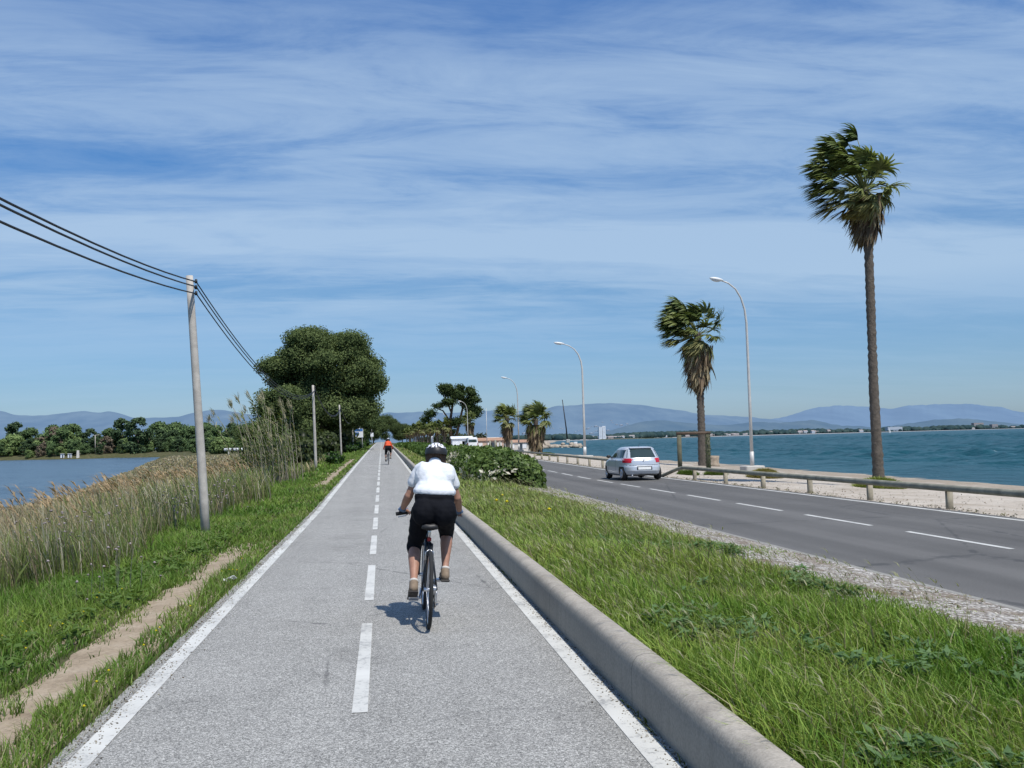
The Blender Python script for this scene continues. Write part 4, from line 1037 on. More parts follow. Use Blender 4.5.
# hillside village specks, set down on the slope itself
from mathutils.bvhtree import BVHTree
hb = [o for o in bpy.data.objects if o.name.startswith('hills')][1]
bvh = BVHTree.FromPolygons([v.co.copy() for v in hb.data.vertices], [tuple(f.vertices) for f in hb.data.polygons])
for k in range(90):
    X = r_.uniform(900, 2500); yv = r_.uniform(6750, 7350)
    h_ = bvh.ray_cast(Vector((X, yv, 3000)), Vector((0, 0, -1)))
    if h_[0] is None or h_[0].z < 8: continue
    s = r_.uniform(8, 20)
    o = MB().box((0, 0, 0), (s * 1.4, s, s * .7)).add([(-s * .7, -s * .5, s * .35), (s * .7, -s * .5, s * .35), (s * .7, s * .5, s * .35), (-s * .7, s * .5, s * .35), (0, 0, s * .6)], [(0, 1, 4), (1, 2, 4), (2, 3, 4), (3, 0, 4)], 0, False)
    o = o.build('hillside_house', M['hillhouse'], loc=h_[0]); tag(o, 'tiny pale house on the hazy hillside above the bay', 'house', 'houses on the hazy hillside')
# jetty of rocks
t_ = random.Random(12)
root = empty('rock_jetty', (50, 316, WATER)); tag(root, 'low breakwater of tan boulders running out into the sea', 'jetty')
mb = MB()
for k in range(170):
    u = t_.random(); x = -14 + 27.5 * u; s = t_.uniform(.7, 1.5) * (1 - .35 * u); y = t_.uniform(-2.6, 2.6)
    mb.ell((x, y, (1.9 - .5 * abs(y)) * t_.random() * (1.1 - .35 * u) + .1), (s * 1.2, s, s * .72), 7, 5, rot=Matrix.Rotation(t_.uniform(0, 3), 3, 'Z'))
o = mb.build('boulders', M['rock'], root); o['kind'] = 'stuff'
o = empty('jetty_mast', (61.2, 330, 0.5)); tag(o, 'thin dark mast leaning left above the breakwater', 'mast')
MB().tube([(.7, 0, 0), (.35, 0, 5), (-.7, 0, 14.6)], [.26, .22, .13], 8).build('pole', M['black'], o)
MB().box((.8, 0, .6), (1.2, 1.2, 1.2), bevel=.1).build('base', M['concrete'], o)
o = empty('sailboat', (62.5 * 1.6 + 2, 520, WATER)); tag(o, 'small white moored boat just off the breakwater', 'boat')
MB().add([(-2.6, -.8, .7), (2.2, -.8, .7), (3.2, 0, .8), (2.2, .8, .7), (-2.6, .8, .7), (-2.3, -.5, -.1), (2, -.5, -.1), (2.5, 0, -.1), (2, .5, -.1), (-2.3, .5, -.1)], [(0, 1, 2, 3, 4), (0, 5, 6, 1), (1, 6, 7, 2), (2, 7, 8, 3), (3, 8, 9, 4), (4, 9, 5, 0)], 0, False).build('hull', M['white_paint'], o)
MB().box((-.2, 0, 1.1), (1.8, 1.1, .8), bevel=.1).build('cabin', M['white_paint'], o)
o = empty('windsurfer', (941, 1754, WATER)); tag(o, 'tiny windsurfer with an upright white sail far out on the sea', 'windsurfer')
MB().add([(-1.0, 0, .6), (-.6, 0, 9.4), (.2, .05, 7), (1.9, .1, 2.2), (1.4, 0, .9)], [(0, 4, 3, 2, 1)], 0, False).build('sail', M['white_paint'], o)
MB().box((0, 0, .1), (5, .8, .25), bevel=.1).build('board', M['white_paint'], o)

# ------------------------------------------------------------------ poles and cables
def pole(x, y, h, lean, label, i):
    z = gz1(x, y) if i != 0 else 0.0
    z = min(z, float(zr(y)) + .0); z = (-.12 if i == 0 else z)
    t = empty('utility_pole', (x, y, z)); tag(t, label, 'utility pole', 'utility poles left of the cycle path')
    n = 7; mb = MB(); pts = [(lean * h * k / n, 0, h * k / n - (.3 if k == 0 else 0)) for k in range(n + 1)]
    mb.tube(pts, [.089 - .020 * k / n for k in range(n + 1)], 14); mb.build('shaft', M['pole'], t)
    for q, dz in enumerate((-.12, -.24, -.36)):
        b = MB(); b.tube([(lean * h - .02, 0, h + dz), (lean * h + .13, 0, h + dz)], .012, 6); b.tube([(lean * h + .13, 0, h + dz - .03), (lean * h + .13, 0, h + dz + .05)], [.03, .022], 8); b.build('insulator', M['black'], t)
    return Vector((x + lean * h, y, z + h))
PL = [(-3.45, -20, 5.15, -.04, 'pole'), (-3.47, 20.4, 5.18, -.056, 'nearest weathered pole standing in the reeds at left'), (-3.89, 60, 5.1, -.022, 'second pole, in front of the largest pine'), (-3.95, 99, 5.2, -.025, 'third pole along the verge'),
      (-3.95, 140, 5.1, -.02, 'fourth pole along the verge, left of the blue and white sign'), (-3.85, 180, 5.2, -.01, 'fifth pole along the verge, right of the blue and white sign'), (-3.7, 222, 5.1, 0, 'sixth pole along the verge'), (-3.4, 265, 5.2, 0, 'seventh pole along the verge'), (-3.1, 312, 5.2, 0, 'farthest pole along the verge')]
tops = []
for i, (x, y, h, l, lb) in enumerate(PL):
    if i == 0: tops.append(Vector((x + l * h, y, h - .12))); continue
    tops.append(pole(x, y, h, l, lb, 0 if i == 1 else 1))
for c_, (ox, dz, sag, lb) in enumerate(((.13, -.12, 1.15, 'highest of the three black cables strung between the poles'), (.13, -.22, 1.10, 'middle one of the three black cables strung between the poles'), (.13, -.36, 1.13, 'lowest of the three black cables strung between the poles'))):
    mb = MB()
    for i in range(len(tops) - 3):
        a = tops[i] + Vector((ox, 0, dz if i < 2 else -.25 + dz * .25)); b = tops[i + 1] + Vector((ox, 0, dz if i < 1 else -.25 + dz * .25)); pts = []
        sg = sag if i == 0 else 1.12 + .02 * c_
        for k in range(29):
            t = k / 28; p = a.lerp(b, t); p.z -= 4 * sg * t * (1 - t); pts.append(p)
        mb.tube(pts, .0135 if i < 2 else .02, 6)
    tag(mb.build('overhead_cable', M['cable']), lb, 'cable')

# ------------------------------------------------------------------ street lamps
def lamp_proto():
    t = empty('street_lamp', (0, 0, 0))
    pts = [(0, 0, 0), (0, 0, 4), (-.02, 0, 8.6), (-.10, 0, 9.4), (-.30, 0, 10.1), (-.62, 0, 10.65), (-1.05, 0, 11.0), (-1.45, 0, 11.15)]
    MB().tube(pts, [.105, .09, .07, .062, .056, .05, .046, .044], 12).build('pole', M['lamp'], t)
    hd = MB(); hd.ell((-1.78, 0, 11.24), (.44, .15, .115), 16, 8, rot=Matrix.Rotation(.18, 3, 'Y')); h = hd.build('lamp_head', M['lamphead'], t)
    MB().ell((-1.84, 0, 11.185), (.29, .115, .10), 14, 8, rot=Matrix.Rotation(.18, 3, 'Y')).build('lens', M['lens'], h)
    MB().box((0, 0, .0), (.34, .34, .05), bevel=.01).tube([(0, 0, 0), (0, 0, .9)], .125, 12).build('base_sleeve', M['lamp'], t)
    MB().box((0, 0, -.40), (1.15, 1.15, .92), bevel=.05).build('footing', M['concrete'], t)
    return t
lp = lamp_proto()
LL = [(21.8, 57, 1.0, 'tallest nearest street lamp, between the two palms'), (19.9, 97, 1.0, 'second street lamp, beyond the silver car'), (20.6, 150, .985, 'third street lamp, left of the two short palms'), (20.6, 240, .99, 'fourth street lamp, in front of the forked pine'),
      (22.6, 336, .95, 'fifth street lamp, among the distant palms'), (22.9, 400, .93, 'sixth street lamp, farthest along the road')]
for i, (x, y, s, lb) in enumerate(LL):
    o = lp if i == 0 else copy_tree(lp)
    zb = (-.28, -.06, .2, .4, .5, .5)[i]
    o.location = (x, y, max(zb, gz1(x, y) + .1)); o.scale = (s * (1, 1.28, 1.15, 1, 1, 1)[i], s, s); tag(o, lb, 'street lamp', 'street lamps along the beach side of the road')
o = empty('flag_pole', (25.2, 240, gz1(25.2, 240))); tag(o, 'thin pale pole without a lamp, left of the two short palms', 'pole')
MB().tube([(0, 0, 0), (0, 0, 10)], [.09, .05], 8).build('shaft', M['lamp'], o); MB().ell((0, 0, 10.05), (.09, .09, .09), 8, 6).build('finial', M['lamphead'], o)

# ------------------------------------------------------------------ palms
def fan(mbuf, o, d, size, wind, droop, c, seg=5, nl=26, rg=None):
    """a fan leaf at o opening along d; strips curve with the wind and gravity"""
    d = d / np.linalg.norm(d); up = np.array([0, 0, 1.]); s = np.cross(d, up); s /= np.linalg.norm(s) + 1e-9; nrm = np.cross(s, d)
    for k in range(nl):
        a = (k / (nl - 1) - .5) * 2.7 + rg.normal(0, .05); v = d * cos(a) + s * sin(a) * .95 + nrm * (.18 * cos(a * 2) + rg.normal(0, .06))
        L = size * (1 - .22 * abs(a) / 1.35) * rg.uniform(.82, 1.08); w0 = size * .075 * (26 / nl)
        p = o.copy(); vs = []; vel = v.copy(); side = np.cross(v, nrm); side /= np.linalg.norm(side) + 1e-9
        for j in range(seg + 1):
            t = j / seg; w = w0 * (.55 + .75 * t if t < .45 else 1.0 * (1 - t) / .62 + .05)
            vs.append(p - side * w); vs.append(p + side * w)
            vel = vel + wind * (.42 * t + .10) + np.array([0, 0, -droop]) * (.10 + .40 * t) + rg.normal(0, .05, 3)
            vel = vel / np.linalg.norm(vel); p = p + vel * (L / seg)
        b = len(mbuf[0]); mbuf[0].extend(vs)
        for j in range(seg): mbuf[1].append((b + 2 * j, b + 2 * j + 1, b + 2 * j + 3, b + 2 * j + 2))
        br = rg.uniform(.7, 1.25)
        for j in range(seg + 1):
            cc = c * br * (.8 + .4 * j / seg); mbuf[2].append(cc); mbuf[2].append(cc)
def palm(name, loc, base_r, top_r, pts, fronds, skirt, label, seed=0, size=1.05, nl=26, group=None, wind=(-1.0, .15, .12), wk=1.0):
    """pts: trunk centre line; fronds: list (az, elev, petiole length); skirt: (z0, z1, r_bottom, r_top, n)"""
    rg = np.random.default_rng(seed); t = empty(name, loc); tag(t, label, 'palm tree', group)
    P = np.array(pts, float); zt = P[-1, 2]; zs = np.concatenate([np.arange(0, zt, .16), [zt]])
    cx = np.interp(zs, P[:, 2], P[:, 0]); cy = np.interp(zs, P[:, 2], P[:, 1])
    mb = MB(); rad = []
    for i, z in enumerate(zs):
        u = z / zt; r = base_r + (top_r - base_r) * min(1, u * 2.2) ** .6; r = r * (1 + .30 * math.exp(-z * 1.8)) * (1 + (.07 if i % 2 else -.05) * (.5 + u) + rg.normal(0, .035)); rad.append(r)
    mb.tube([(a, b, c) for a, b, c in zip(cx, cy, zs)], rad, 14); mb.build('trunk', M['trunk'], t)
    top = np.array([cx[-1], cy[-1], zt]); buf = ([], [], []); pet = MB(); W = np.array(wind) * wk
    for (az, el, pl) in list(fronds) + [(a_ + rg.normal(0, .22), e_ + rg.normal(0, .16), p_ * rg.uniform(.7, 1.0)) for (a_, e_, p_) in fronds[::4]]:
        d = np.array([cos(az) * cos(el), sin(az) * cos(el), sin(el)]); dd = d.copy(); p = top + np.array([0, 0, -.15]); line = [p.copy()]
        for s in range(5):
            dd = dd + W * .085 + np.array([0, 0, -.035]); dd /= np.linalg.norm(dd); p = p + dd * pl / 5; line.append(p.copy())
        pet.tube([tuple(q_) for q_ in line], [.035, .03, .026, .022, .018, .015], 5)
        g = rg.uniform(0, 1); age = max(0, (.15 - el)) * .8
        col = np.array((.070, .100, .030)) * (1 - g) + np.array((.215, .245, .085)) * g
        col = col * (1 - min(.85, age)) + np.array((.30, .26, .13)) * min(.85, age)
        fan(buf, p, dd, size * rg.uniform(.85, 1.15), W, .75, col, 5, nl, rg)
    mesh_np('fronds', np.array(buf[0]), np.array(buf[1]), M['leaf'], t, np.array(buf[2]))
    pet.build('petioles', M['petiole'], t)
    # skirt of dead leaves
    if skirt:
        z0, z1, r0, r1, n = skirt; buf = ([], [], [])
        for k in range(n):
            u = rg.uniform(0, 1) ** .8; z = z0 + (z1 - z0) * u; a = rg.uniform(0, 2 * pi); rr = (r0 + (r1 - r0) * u) * rg.uniform(.55, 1.05)
            ccx = np.interp(z, P[:, 2], P[:, 0]); ccy = np.interp(z, P[:, 2], P[:, 1])
            L = rg.uniform(.5, 1.05) * size * .95; w = rg.uniform(.03, .085) * size
            o = np.array([ccx + cos(a) * rr, ccy + sin(a) * rr, z]); tg = np.array([-sin(a), cos(a), 0]); outd = np.array([cos(a) * .10 - .03, sin(a) * .10, -1.0]) + rg.normal(0, .16, 3)
            b = len(buf[0])
            for s in range(4):
                tt = s / 3; ww = w * (1, 1.35, .8, .12)[s]; q_ = o + outd * L * tt + np.array([cos(a), sin(a), 0]) * .10 * tt * (1 - tt) + (W * .16) * tt * tt
                buf[0].append(q_ - tg * ww); buf[0].append(q_ + tg * ww)
            for s in range(3): buf[1].append((b + 2 * s, b + 2 * s + 1, b + 2 * s + 3, b + 2 * s + 2))
            c = (np.array((.175, .130, .088)) if rg.uniform() < .6 else np.array((.31, .255, .16)) if rg.uniform() < .7 else np.array((.10, .075, .052))) * rg.uniform(.65, 1.2)
            if u > .82 and rg.uniform() < .5: c = np.array((.16, .17, .07)) * rg.uniform(.7, 1.2)
            for s in range(8): buf[2].append(c * (.85 + .05 * s))
        mesh_np('dead_leaf_skirt', np.array(buf[0]), np.array(buf[1]), M['dry'], t, np.array(buf[2]))
        mb = MB(); zz = np.linspace(z0 - .2, z1, 7); mb.tube([(np.interp(z, P[:, 2], P[:, 0]), np.interp(z, P[:, 2], P[:, 1]), z) for z in zz], [max(top_r, (r0 + (r1 - r0) * (z - z0) / (z1 - z0)) * .62) for z in zz], 12)
        mb.build('skirt_core', M['bark'], t)
    return t
def L_(az, el, pl): return (R(az), R(el), pl)
# az: 0 = towards the right of the road, 180 = towards the left, 270 = towards the viewer
fr1 = [L_(178, 62, 2.10), L_(185, 48, 2.00), L_(170, 40, 1.90), L_(190, 28, 1.90), L_(175, 16, 1.80), L_(195, 4, 1.70), L_(168, -6, 1.60), L_(200, -20, 1.50), L_(180, -32, 1.50), L_(230, 55, 1.60), L_(250, 30, 1.30), L_(120, 55, 1.60), L_(110, 25, 1.30),
       L_(60, 84, 2.21), L_(350, 80, 2.29), L_(20, 72, 1.49), L_(340, 60, 1.12), L_(10, 45, 0.99), L_(30, 22, 0.93), L_(345, 10, 0.87), L_(0, -10, 0.74), L_(300, 35, 1.20), L_(290, 5, 1.10), L_(70, 10, 0.68), L_(265, -15, 1.10), L_(225, -25, 1.40), L_(150, -25, 1.40), L_(330, -35, 0.62), L_(280, -45, 0.90), L_(245, -50, 1.00), L_(205, 70, 2.20)]
fr1 += [L_(a, e, p) for a, e, p in ((250, -62, .8), (285, -58, .8), (215, -66, .9), (320, -60, .8), (270, -30, 1.0), (180, -60, 1.0), (190, -45, 1.3), (240, 0, 1.2), (200, 20, 1.7), (180, 5, 1.9), (185, 38, 2.1), (172, 75, 2.2), (185, 82, 1.6), (150, 80, 1.9), (210, 66, 1.4), (160, 55, 1.3), (240, 60, 1.2), (300, 65, 1.3), (60, 60, 1.2), (185, 25, 1.2), (20, 35, 1.2))]
pt_ = palm('fan_palm', (18.93, 36.3, -.62), .245, .185, [(0, 0, 0), (-.04, 0, 4), (0, 0, 8), (.02, 0, 10.5), (-.06, 0, 12.7)], fr1, (10.95, 12.3, .34, .72, 700), 'tallest fan palm on the beach with windblown crown and long bare trunk', 3, 1.05, 28)
pt_.scale = (.925, .925, .925)
fr2 = [L_(180, 66, 2.3), L_(190, 52, 2.2), L_(170, 56, 2.3), L_(178, 34, 2.2), L_(188, 20, 2.1), L_(172, 8, 2.0), L_(182, -6, 1.9), L_(195, -18, 1.7), L_(165, -14, 1.8), L_(230, 50, 1.6), L_(120, 50, 1.6), L_(250, 15, 1.2), L_(100, 15, 1.2), L_(200, 75, 2.4), L_(150, 72, 2.4),
       L_(5, 42, 1.7), L_(350, 30, 1.6), L_(15, 18, 1.5), L_(0, 0, 1.2), L_(300, 0, 1.0), L_(60, -10, 1.0), L_(270, -25, 1.0), L_(240, -35, 1.1), L_(320, -35, .9)]
fr2 += [L_(a, e, p) for a, e, p in ((250, -62, .9), (285, -58, .9), (215, -66, 1.0), (320, -60, .9), (270, -40, 1.0), (180, -50, 1.3), (190, 10, 2.0), (176, 26, 2.2), (184, 44, 2.3), (174, 62, 2.3), (192, -10, 1.8), (160, 30, 2.0), (200, 36, 2.0), (185, 78, 2.6), (170, 70, 2.5), (200, 60, 1.4), (160, 50, 1.3), (190, 30, 1.2), (240, 25, 1.0), (300, 30, 1.0), (120, 30, 1.0), (180, 12, 1.2), (10, 55, 1.9), (180, 84, 2.0), (140, 78, 1.6), (220, 72, 1.5), (90, 65, 1.3), (270, 60, 1.2), (300, 70, 1.5), (30, 70, 1.6), (190, 45, 1.3))]
palm('fan_palm', (23.7, 72, -.85), .33, .27, [(0, 0, 0), (0, 0, 5), (-.05, 0, 10.2)], fr2, (6.7, 9.3, .55, 1.1, 950), 'medium fan palm with a thick shaggy skirt of dead leaves', 8, 1.42, 30)
def roundcrown(seed, n=30):
    r = random.Random(seed); return [(r.uniform(0, 2 * pi), R(r.uniform(-30, 80)), r.uniform(1.0, 1.6)) for _ in range(n)]
palm('fan_palm', (18.3, 145, gz1(18.3, 145)), .30, .30, [(0, 0, 0), (.05, 0, 3), (-.1, 0, 5.2)], roundcrown(1), (2.6, 4.3, .5, .85, 420), 'left and thinner one of the two short palms by the beach', 21, 1.35, 20, wk=.7)
palm('fan_palm', (22.5, 145, gz1(22.5, 145) - .1), .34, .36, [(0, 0, 0), (0, 0, 5.3)], roundcrown(2, 32), (1.2, 4.4, .7, 1.45, 800), 'right and stouter one of the two short palms by the beach', 22, 1.75, 20, wk=.7)
palm('fan_palm', (22.2, 252, gz1(22.2, 252)), .30, .30, [(0, 0, 0), (0, 0, 7.4)], roundcrown(3, 26), (3.8, 6.4, .6, 1.1, 500), 'palm with a brown skirt beside the forked pine', 23, 1.4, 14, wk=.6)
pr = palm('fan_palm', (16, 260, gz1(16, 260)), .24, .24, [(0, 0, 0), (0, 0, 5.9)], roundcrown(4, 22), (4.3, 5.4, .4, .7, 150), 'slim palm in the row lining the road far ahead', 24, 1.5, 12, 'palms lining the road far ahead', wk=.5)
for i in range(1, 24):
    y = 248 + i * 17 + (i % 3) * 3; x = 15.6 + (i % 2) * 3.2 + random.uniform(-.6, .6); c = copy_tree(pr); c.location = (x, y, gz1(x, y)); c.rotation_euler = (0, 0, i * 2.1); s = random.uniform(.85, 1.15) * (1 + .0006 * (y - 260)); c.scale = (s, s, s)
# low dark bushes under the distant palms
shrub('shrub', [(20 + (i % 3) * 3.5, 240 + i * 22, 1.5 + .2 * (i % 3)) for i in range(14)], 41, 3.6, 2.4, (.03, .042, .022), (.09, .115, .05), 'dark low bush under the distant roadside palms', 'shrub', 'bushes under the distant palms', size=.2, per=60)

# ------------------------------------------------------------------ timber guard rails, frame, stump
def guard(name, x, ys_, yend, slope_end, label):
    t = empty(name, (x, ys_[0], 0)); tag(t, label, 'guard rail')
    mb = MB(); Yr = list(np.arange(ys_[0] - 2.2, yend, 2.0)) + [yend]
    g = lambda y: gz1(13.1, y)
    pts = [(0, y - ys_[0], g(y) + .50) for y in Yr]
    if slope_end: pts += [(.0, yend + .9 - ys_[0], g(yend) + .42), (-.35, yend + 2.0 - ys_[0], g(yend) + .12), (-.6, yend + 2.8 - ys_[0], g(yend) - .08)]
    mb.tube(pts, .079, 12); mb.build('rail', M['rail'], t)
    for y in ys_:
        p = MB(); p.tube([(.155, y - ys_[0], g(y) - .3), (.155, y - ys_[0], g(y) + .53)], .085, 12); p.build('post', M['post'], t)
gy = [22.0 + 3.85 * k for k in range(-4, 6)]
guard('guard_rail', 13.05, gy, 42.3, True, 'near weathered timber guard rail bending down to the ground at its end')
guard('guard_rail', 13.35, [56.5 + 3.95 * k for k in range(0, 30)], 172, False, 'far timber guard rail running behind the silver car')
# beach access frame
f_ = empty('beach_gateway', (15.15, 49.7, -.28)); tag(f_, 'timber height frame over the beach entrance', 'gateway')
MB().tube([(0, 0, -.2), (0, 0, 1.98)], .12, 12).build('post', M['gate'], f_)
MB().tube([(1.62, .3, -.2), (1.62, .3, 1.98)], .12, 12).build('post', M['gate'], f_)
MB().tube([(-.13, -.02, 2.05), (1.76, .32, 2.05)], .075, 12).build('crossbar', M['bark'], f_)
V, F, Cc = crown([(1.62, .28, z, .15, .15, .22) for z in np.arange(.1, 1.9, .22)], 2600, .028, (.03, .05, .015), (.12, .17, .05), 1, .6)
mesh_np('ivy', V, F, M['leaf'], f_, Cc)
t = MB(); rs = [.50, .45, .41, .43, .435]; zs_ = [-.1, .15, .35, .6, .80]
t.tube([(0.01 * i, 0, z) for i, z in enumerate(zs_)], rs, 14); t.ell((.28, -.1, .12), (.16, .2, .22)); t.ell((-.25, -.12, .08), (.18, .16, .2))
tag(t.build('tree_stump', M['stump'], loc=(25.2, 74.0, gz1(25.2, 74))), 'sawn pale tree stump behind the rail end, right of the timber frame', 'stump')
# mounds of plants
def mound(x, y, r, h, c0, c1, label, cat='plant', n=2600, bl=.16):
    a = rng.uniform(0, 2 * pi, n); q = np.sqrt(rng.uniform(0, 1, n)); px = x + np.cos(a) * q * r; py = y + np.sin(a) * q * r; pz = gz(px, py) + h * (1 - q ** 2) * .8
    c0 = tuple(1.5 * v for v in c0); c1 = tuple(1.4 * v for v in c1); col = lerp3(c0, c1, rng.uniform(0, 1, n))
    V, F, Cc = blades(np.stack([px, py, pz - .05], 1), bl * rng.uniform(.6, 1.3, n), .03 * np.ones(n), rng.uniform(0, pi, n), rng.uniform(.2, 1.3, n), a + rng.normal(0, .4, n), col * .6, col)
    mb = MB(); mb.ell((x, y, gz1(x, y) - .02), (r * .92, r * .92, h * .85), 18, 10)
    V, F, Cc = merge([(V, F, Cc), (np.array([tuple(v) for v in mb.v]), np.array(mb.f), np.tile(np.asarray(c0) * .8, (len(mb.v), 1)))])
    return tag(mesh_np('plant_mound', V, F, M['leaf'], None, Cc), label, cat)
mound(18.6, 35.6, .95, .42, (.12, .14, .03), (.26, .29, .08), 'low yellow green mat of plants in front of the tallest palm')
mound(18.4, 46.5, .85, .50, (.14, .12, .04), (.30, .26, .10), 'dry yellowish tuft below the nearest street lamp')
mound(15.3, 48.9, .5, .22, (.05, .09, .02), (.15, .20, .05), 'green tuft at the foot of the left frame post')
mound(17.0, 49.6, .55, .25, (.06, .10, .02), (.17, .22, .06), 'green tuft at the foot of the right frame post')
mound(18.6, 112, 1.3, .5, (.08, .10, .03), (.18, .19, .07), 'low bush on the beach near the second street lamp')

# ------------------------------------------------------------------ cars
def car(name, loc, rz, lv, n_exp, paint, label, kind='hatch', L=3.97):
    """lv rows: z, y_rear, y_front, half width"""
    Z, YR, YF, W = [np.array(a, float) for a in zip(*lv)]
    root = empty(name, loc, rz)
    N_ = 56
    zz = np.unique(np.concatenate([Z, np.linspace(Z[0], Z[-1], 26)]))
    def prm(z): return np.interp(z, Z, YR), np.interp(z, Z, YF), np.interp(z, Z, W)
    def side_x(y, z, e=n_exp):
        a, b, w = prm(z); c = (a + b) / 2; l = (b - a) / 2; return w * max(0, 1 - abs((y - c) / l) ** e) ** (1 / e)
    def rear_y(x, z, e=n_exp):
        a, b, w = prm(z); c = (a + b) / 2; l = (b - a) / 2; return c - l * max(0, 1 - abs(x / w) ** e) ** (1 / e)
    def front_y(x, z, e=n_exp):
        a, b, w = prm(z); c = (a + b) / 2; l = (b - a) / 2; return c + l * max(0, 1 - abs(x / w) ** e) ** (1 / e)
    V = []; F = []
    for z in zz:
        a, b, w = prm(z); c = (a + b) / 2; l = (b - a) / 2
        for k in range(N_):
            t = 2 * pi * k / N_; x = np.sign(cos(t)) * abs(cos(t)) ** (2 / n_exp) * w; y = c + np.sign(sin(t)) * abs(sin(t)) ** (2 / n_exp) * l; V.append((x, y, z))
    for j in range(len(zz) - 1):
        for k in range(N_): F.append((j * N_ + k, j * N_ + (k + 1) % N_, (j + 1) * N_ + (k + 1) % N_, (j + 1) * N_ + k))
    mb = MB(); mb.add(V, F + [tuple(range(N_ - 1, -1, -1)), tuple((len(zz) - 1) * N_ + k for k in range(N_))], 0, True)
    body = mb.build('body', paint, root)
    def patch(nm, fn, u0, u1, z0, z1, mat, parent, off, nu=8, nz=6, taper=None):
        vs = []; fs = []
        for j in range(nz + 1):
            z = z0 + (z1 - z0) * j / nz
            for i in range(nu + 1):
                a0, a1 = (u0, u1) if taper is None else (u0 + taper[0] * j / nz, u1 + taper[1] * j / nz)
                vs.append(fn(a0 + (a1 - a0) * i / nu, z, off))
        for j in range(nz):
            for i in range(nu): fs.append((j * (nu + 1) + i, j * (nu + 1) + i + 1, (j + 1) * (nu + 1) + i + 1, (j + 1) * (nu + 1) + i))
        return MB().add(vs, fs, 0, True).build(nm, mat, parent)
    rear = lambda x, z, o: (x, rear_y(x, z) - o, z)
    sideL = lambda y, z, o: (-side_x(y, z) - o, y, z)
    sideR = lambda y, z, o: (side_x(y, z) + o, y, z)
    front = lambda x, z, o: (x, front_y(x, z) + o, z)
    return root, body, patch, rear, sideL, sideR, front, side_x, rear_y
def wheel(root, x, y, r, wdt, spokes=10):
    s = 1 if x > 0 else -1
    w = MB(); w.torus((x, y, r), r - .055, .055, 'x', 36, 10); w.tube([(x - wdt / 2, y, r), (x + wdt / 2, y, r)], r - .03, 30)
    wh = w.build('wheel', M['rubber'], root)
    m = MB(); m.torus((x + s * (wdt / 2 + .004), y, r), r * .62, .018, 'x', 30, 6)
    for k in range(spokes):
        a = 2 * pi * k / spokes; m.tube([(x + s * (wdt / 2 + .012), y, r), (x + s * (wdt / 2 + .006), y + cos(a) * r * .62, r + sin(a) * r * .62)], .018, 5)
    m.ell((x + s * (wdt / 2 + .01), y, r), (.02, .06, .06)); m.build('rim', M['chrome'], wh)
hatch = [(.20, .20, 3.75, .72), (.28, .05, 3.92, .81), (.42, -.015, 3.97, .838), (.58, 0, 3.96, .843), (.66, .035, 3.92, .840), (.80, .055, 3.70, .834), (.90, .085, 3.22, .822), (.97, .13, 2.98, .795), (1.08, .23, 2.72, .755), (1.20, .34, 2.44, .71), (1.30, .44, 2.20, .665), (1.37, .53, 2.02, .63), (1.41, .62, 1.86, .59), (1.435, .76, 1.70, .53), (1.45, 1.0, 1.5, .38)]
root, body, patch, rear, sideL, sideR, front, side_x, rear_y = car('hatchback', (10.93, 40.9, -.2), R(1.6), hatch, 4.0, M['silver'], ''); root.scale = (1.07, 1, .985)
tag(root, 'silver hatchback driving away in the right lane of the road', 'car')
patch('rear_window', rear, -.64, .64, .985, 1.345, M['glass'], root, .010, taper=(.10, -.10))
patch('side_window', sideL, .50, 1.32, .985, 1.315, M['glass'], root, .006, taper=(.10, 0)); patch('side_window', sideL, 1.40, 2.62, .985, 1.315, M['glass'], root, .006, taper=(0, -.50))
patch('side_window', sideR, .50, 1.32, .985, 1.315, M['glass'], root, .006, taper=(.10, 0)); patch('side_window', sideR, 1.40, 2.62, .985, 1.315, M['glass'], root, .006, taper=(0, -.50))
patch('windscreen', front, -.60, .60, 1.0, 1.32, M['glass'], root, .008, taper=(.08, -.08))
for s in (-1, 1):
    patch('tail_light', rear, s * .50, s * .765, .765, .955, M['taillight'], root, .010, 6, 5)
    patch('tail_light_side', (sideL if s < 0 else sideR), .12, .32, .775, .945, M['taillight'], root, .006, 4, 4)
    patch('wheel_arch', (sideL if s < 0 else sideR), .28, .98, .22, .60, M['black'], root, .004, 8, 6, taper=(.13, -.13)); patch('wheel_arch', (sideL if s < 0 else sideR), 2.75, 3.46, .22, .60, M['black'], root, .004, 8, 6, taper=(.13, -.13))
    patch('door_seam', (sideL if s < 0 else sideR), 1.355, 1.372, .30, .97, M['black'], root, .003, 2, 8); patch('door_seam', (sideL if s < 0 else sideR), 2.60, 2.615, .30, .95, M['black'], root, .003, 2, 8)
    for hy in (1.22, 2.40): MB().tube([(s * (side_x(hy, .86) + .018), hy - .09, .865), (s * (side_x(hy, .86) + .018), hy + .09, .865)], .013, 6).build('door_handle', M['silver'], root)
    MB().ell((s * .86, 2.40, 1.02), (.10, .06, .07)).tube([(s * .70, 2.42, .99), (s * .84, 2.42, 1.0)], .02, 6).build('wing_mirror', M['black'], root)
    for wy in (.63, 3.10): wheel(root, s * .69, wy, .30, .19)
patch('bumper_seam', rear, -.78, .78, .655, .672, M['black'], root, .004, 14, 1)
patch('diffuser', rear, -.62, .62, .215, .30, M['black'], root, .006, 10, 2)
patch('number_plate', rear, -.26, .26, .475, .585, M['plate'], root, .014, 6, 2)
patch('plate_recess', rear, -.31, .31, .46, .615, M['black'], root, .006, 6, 2)
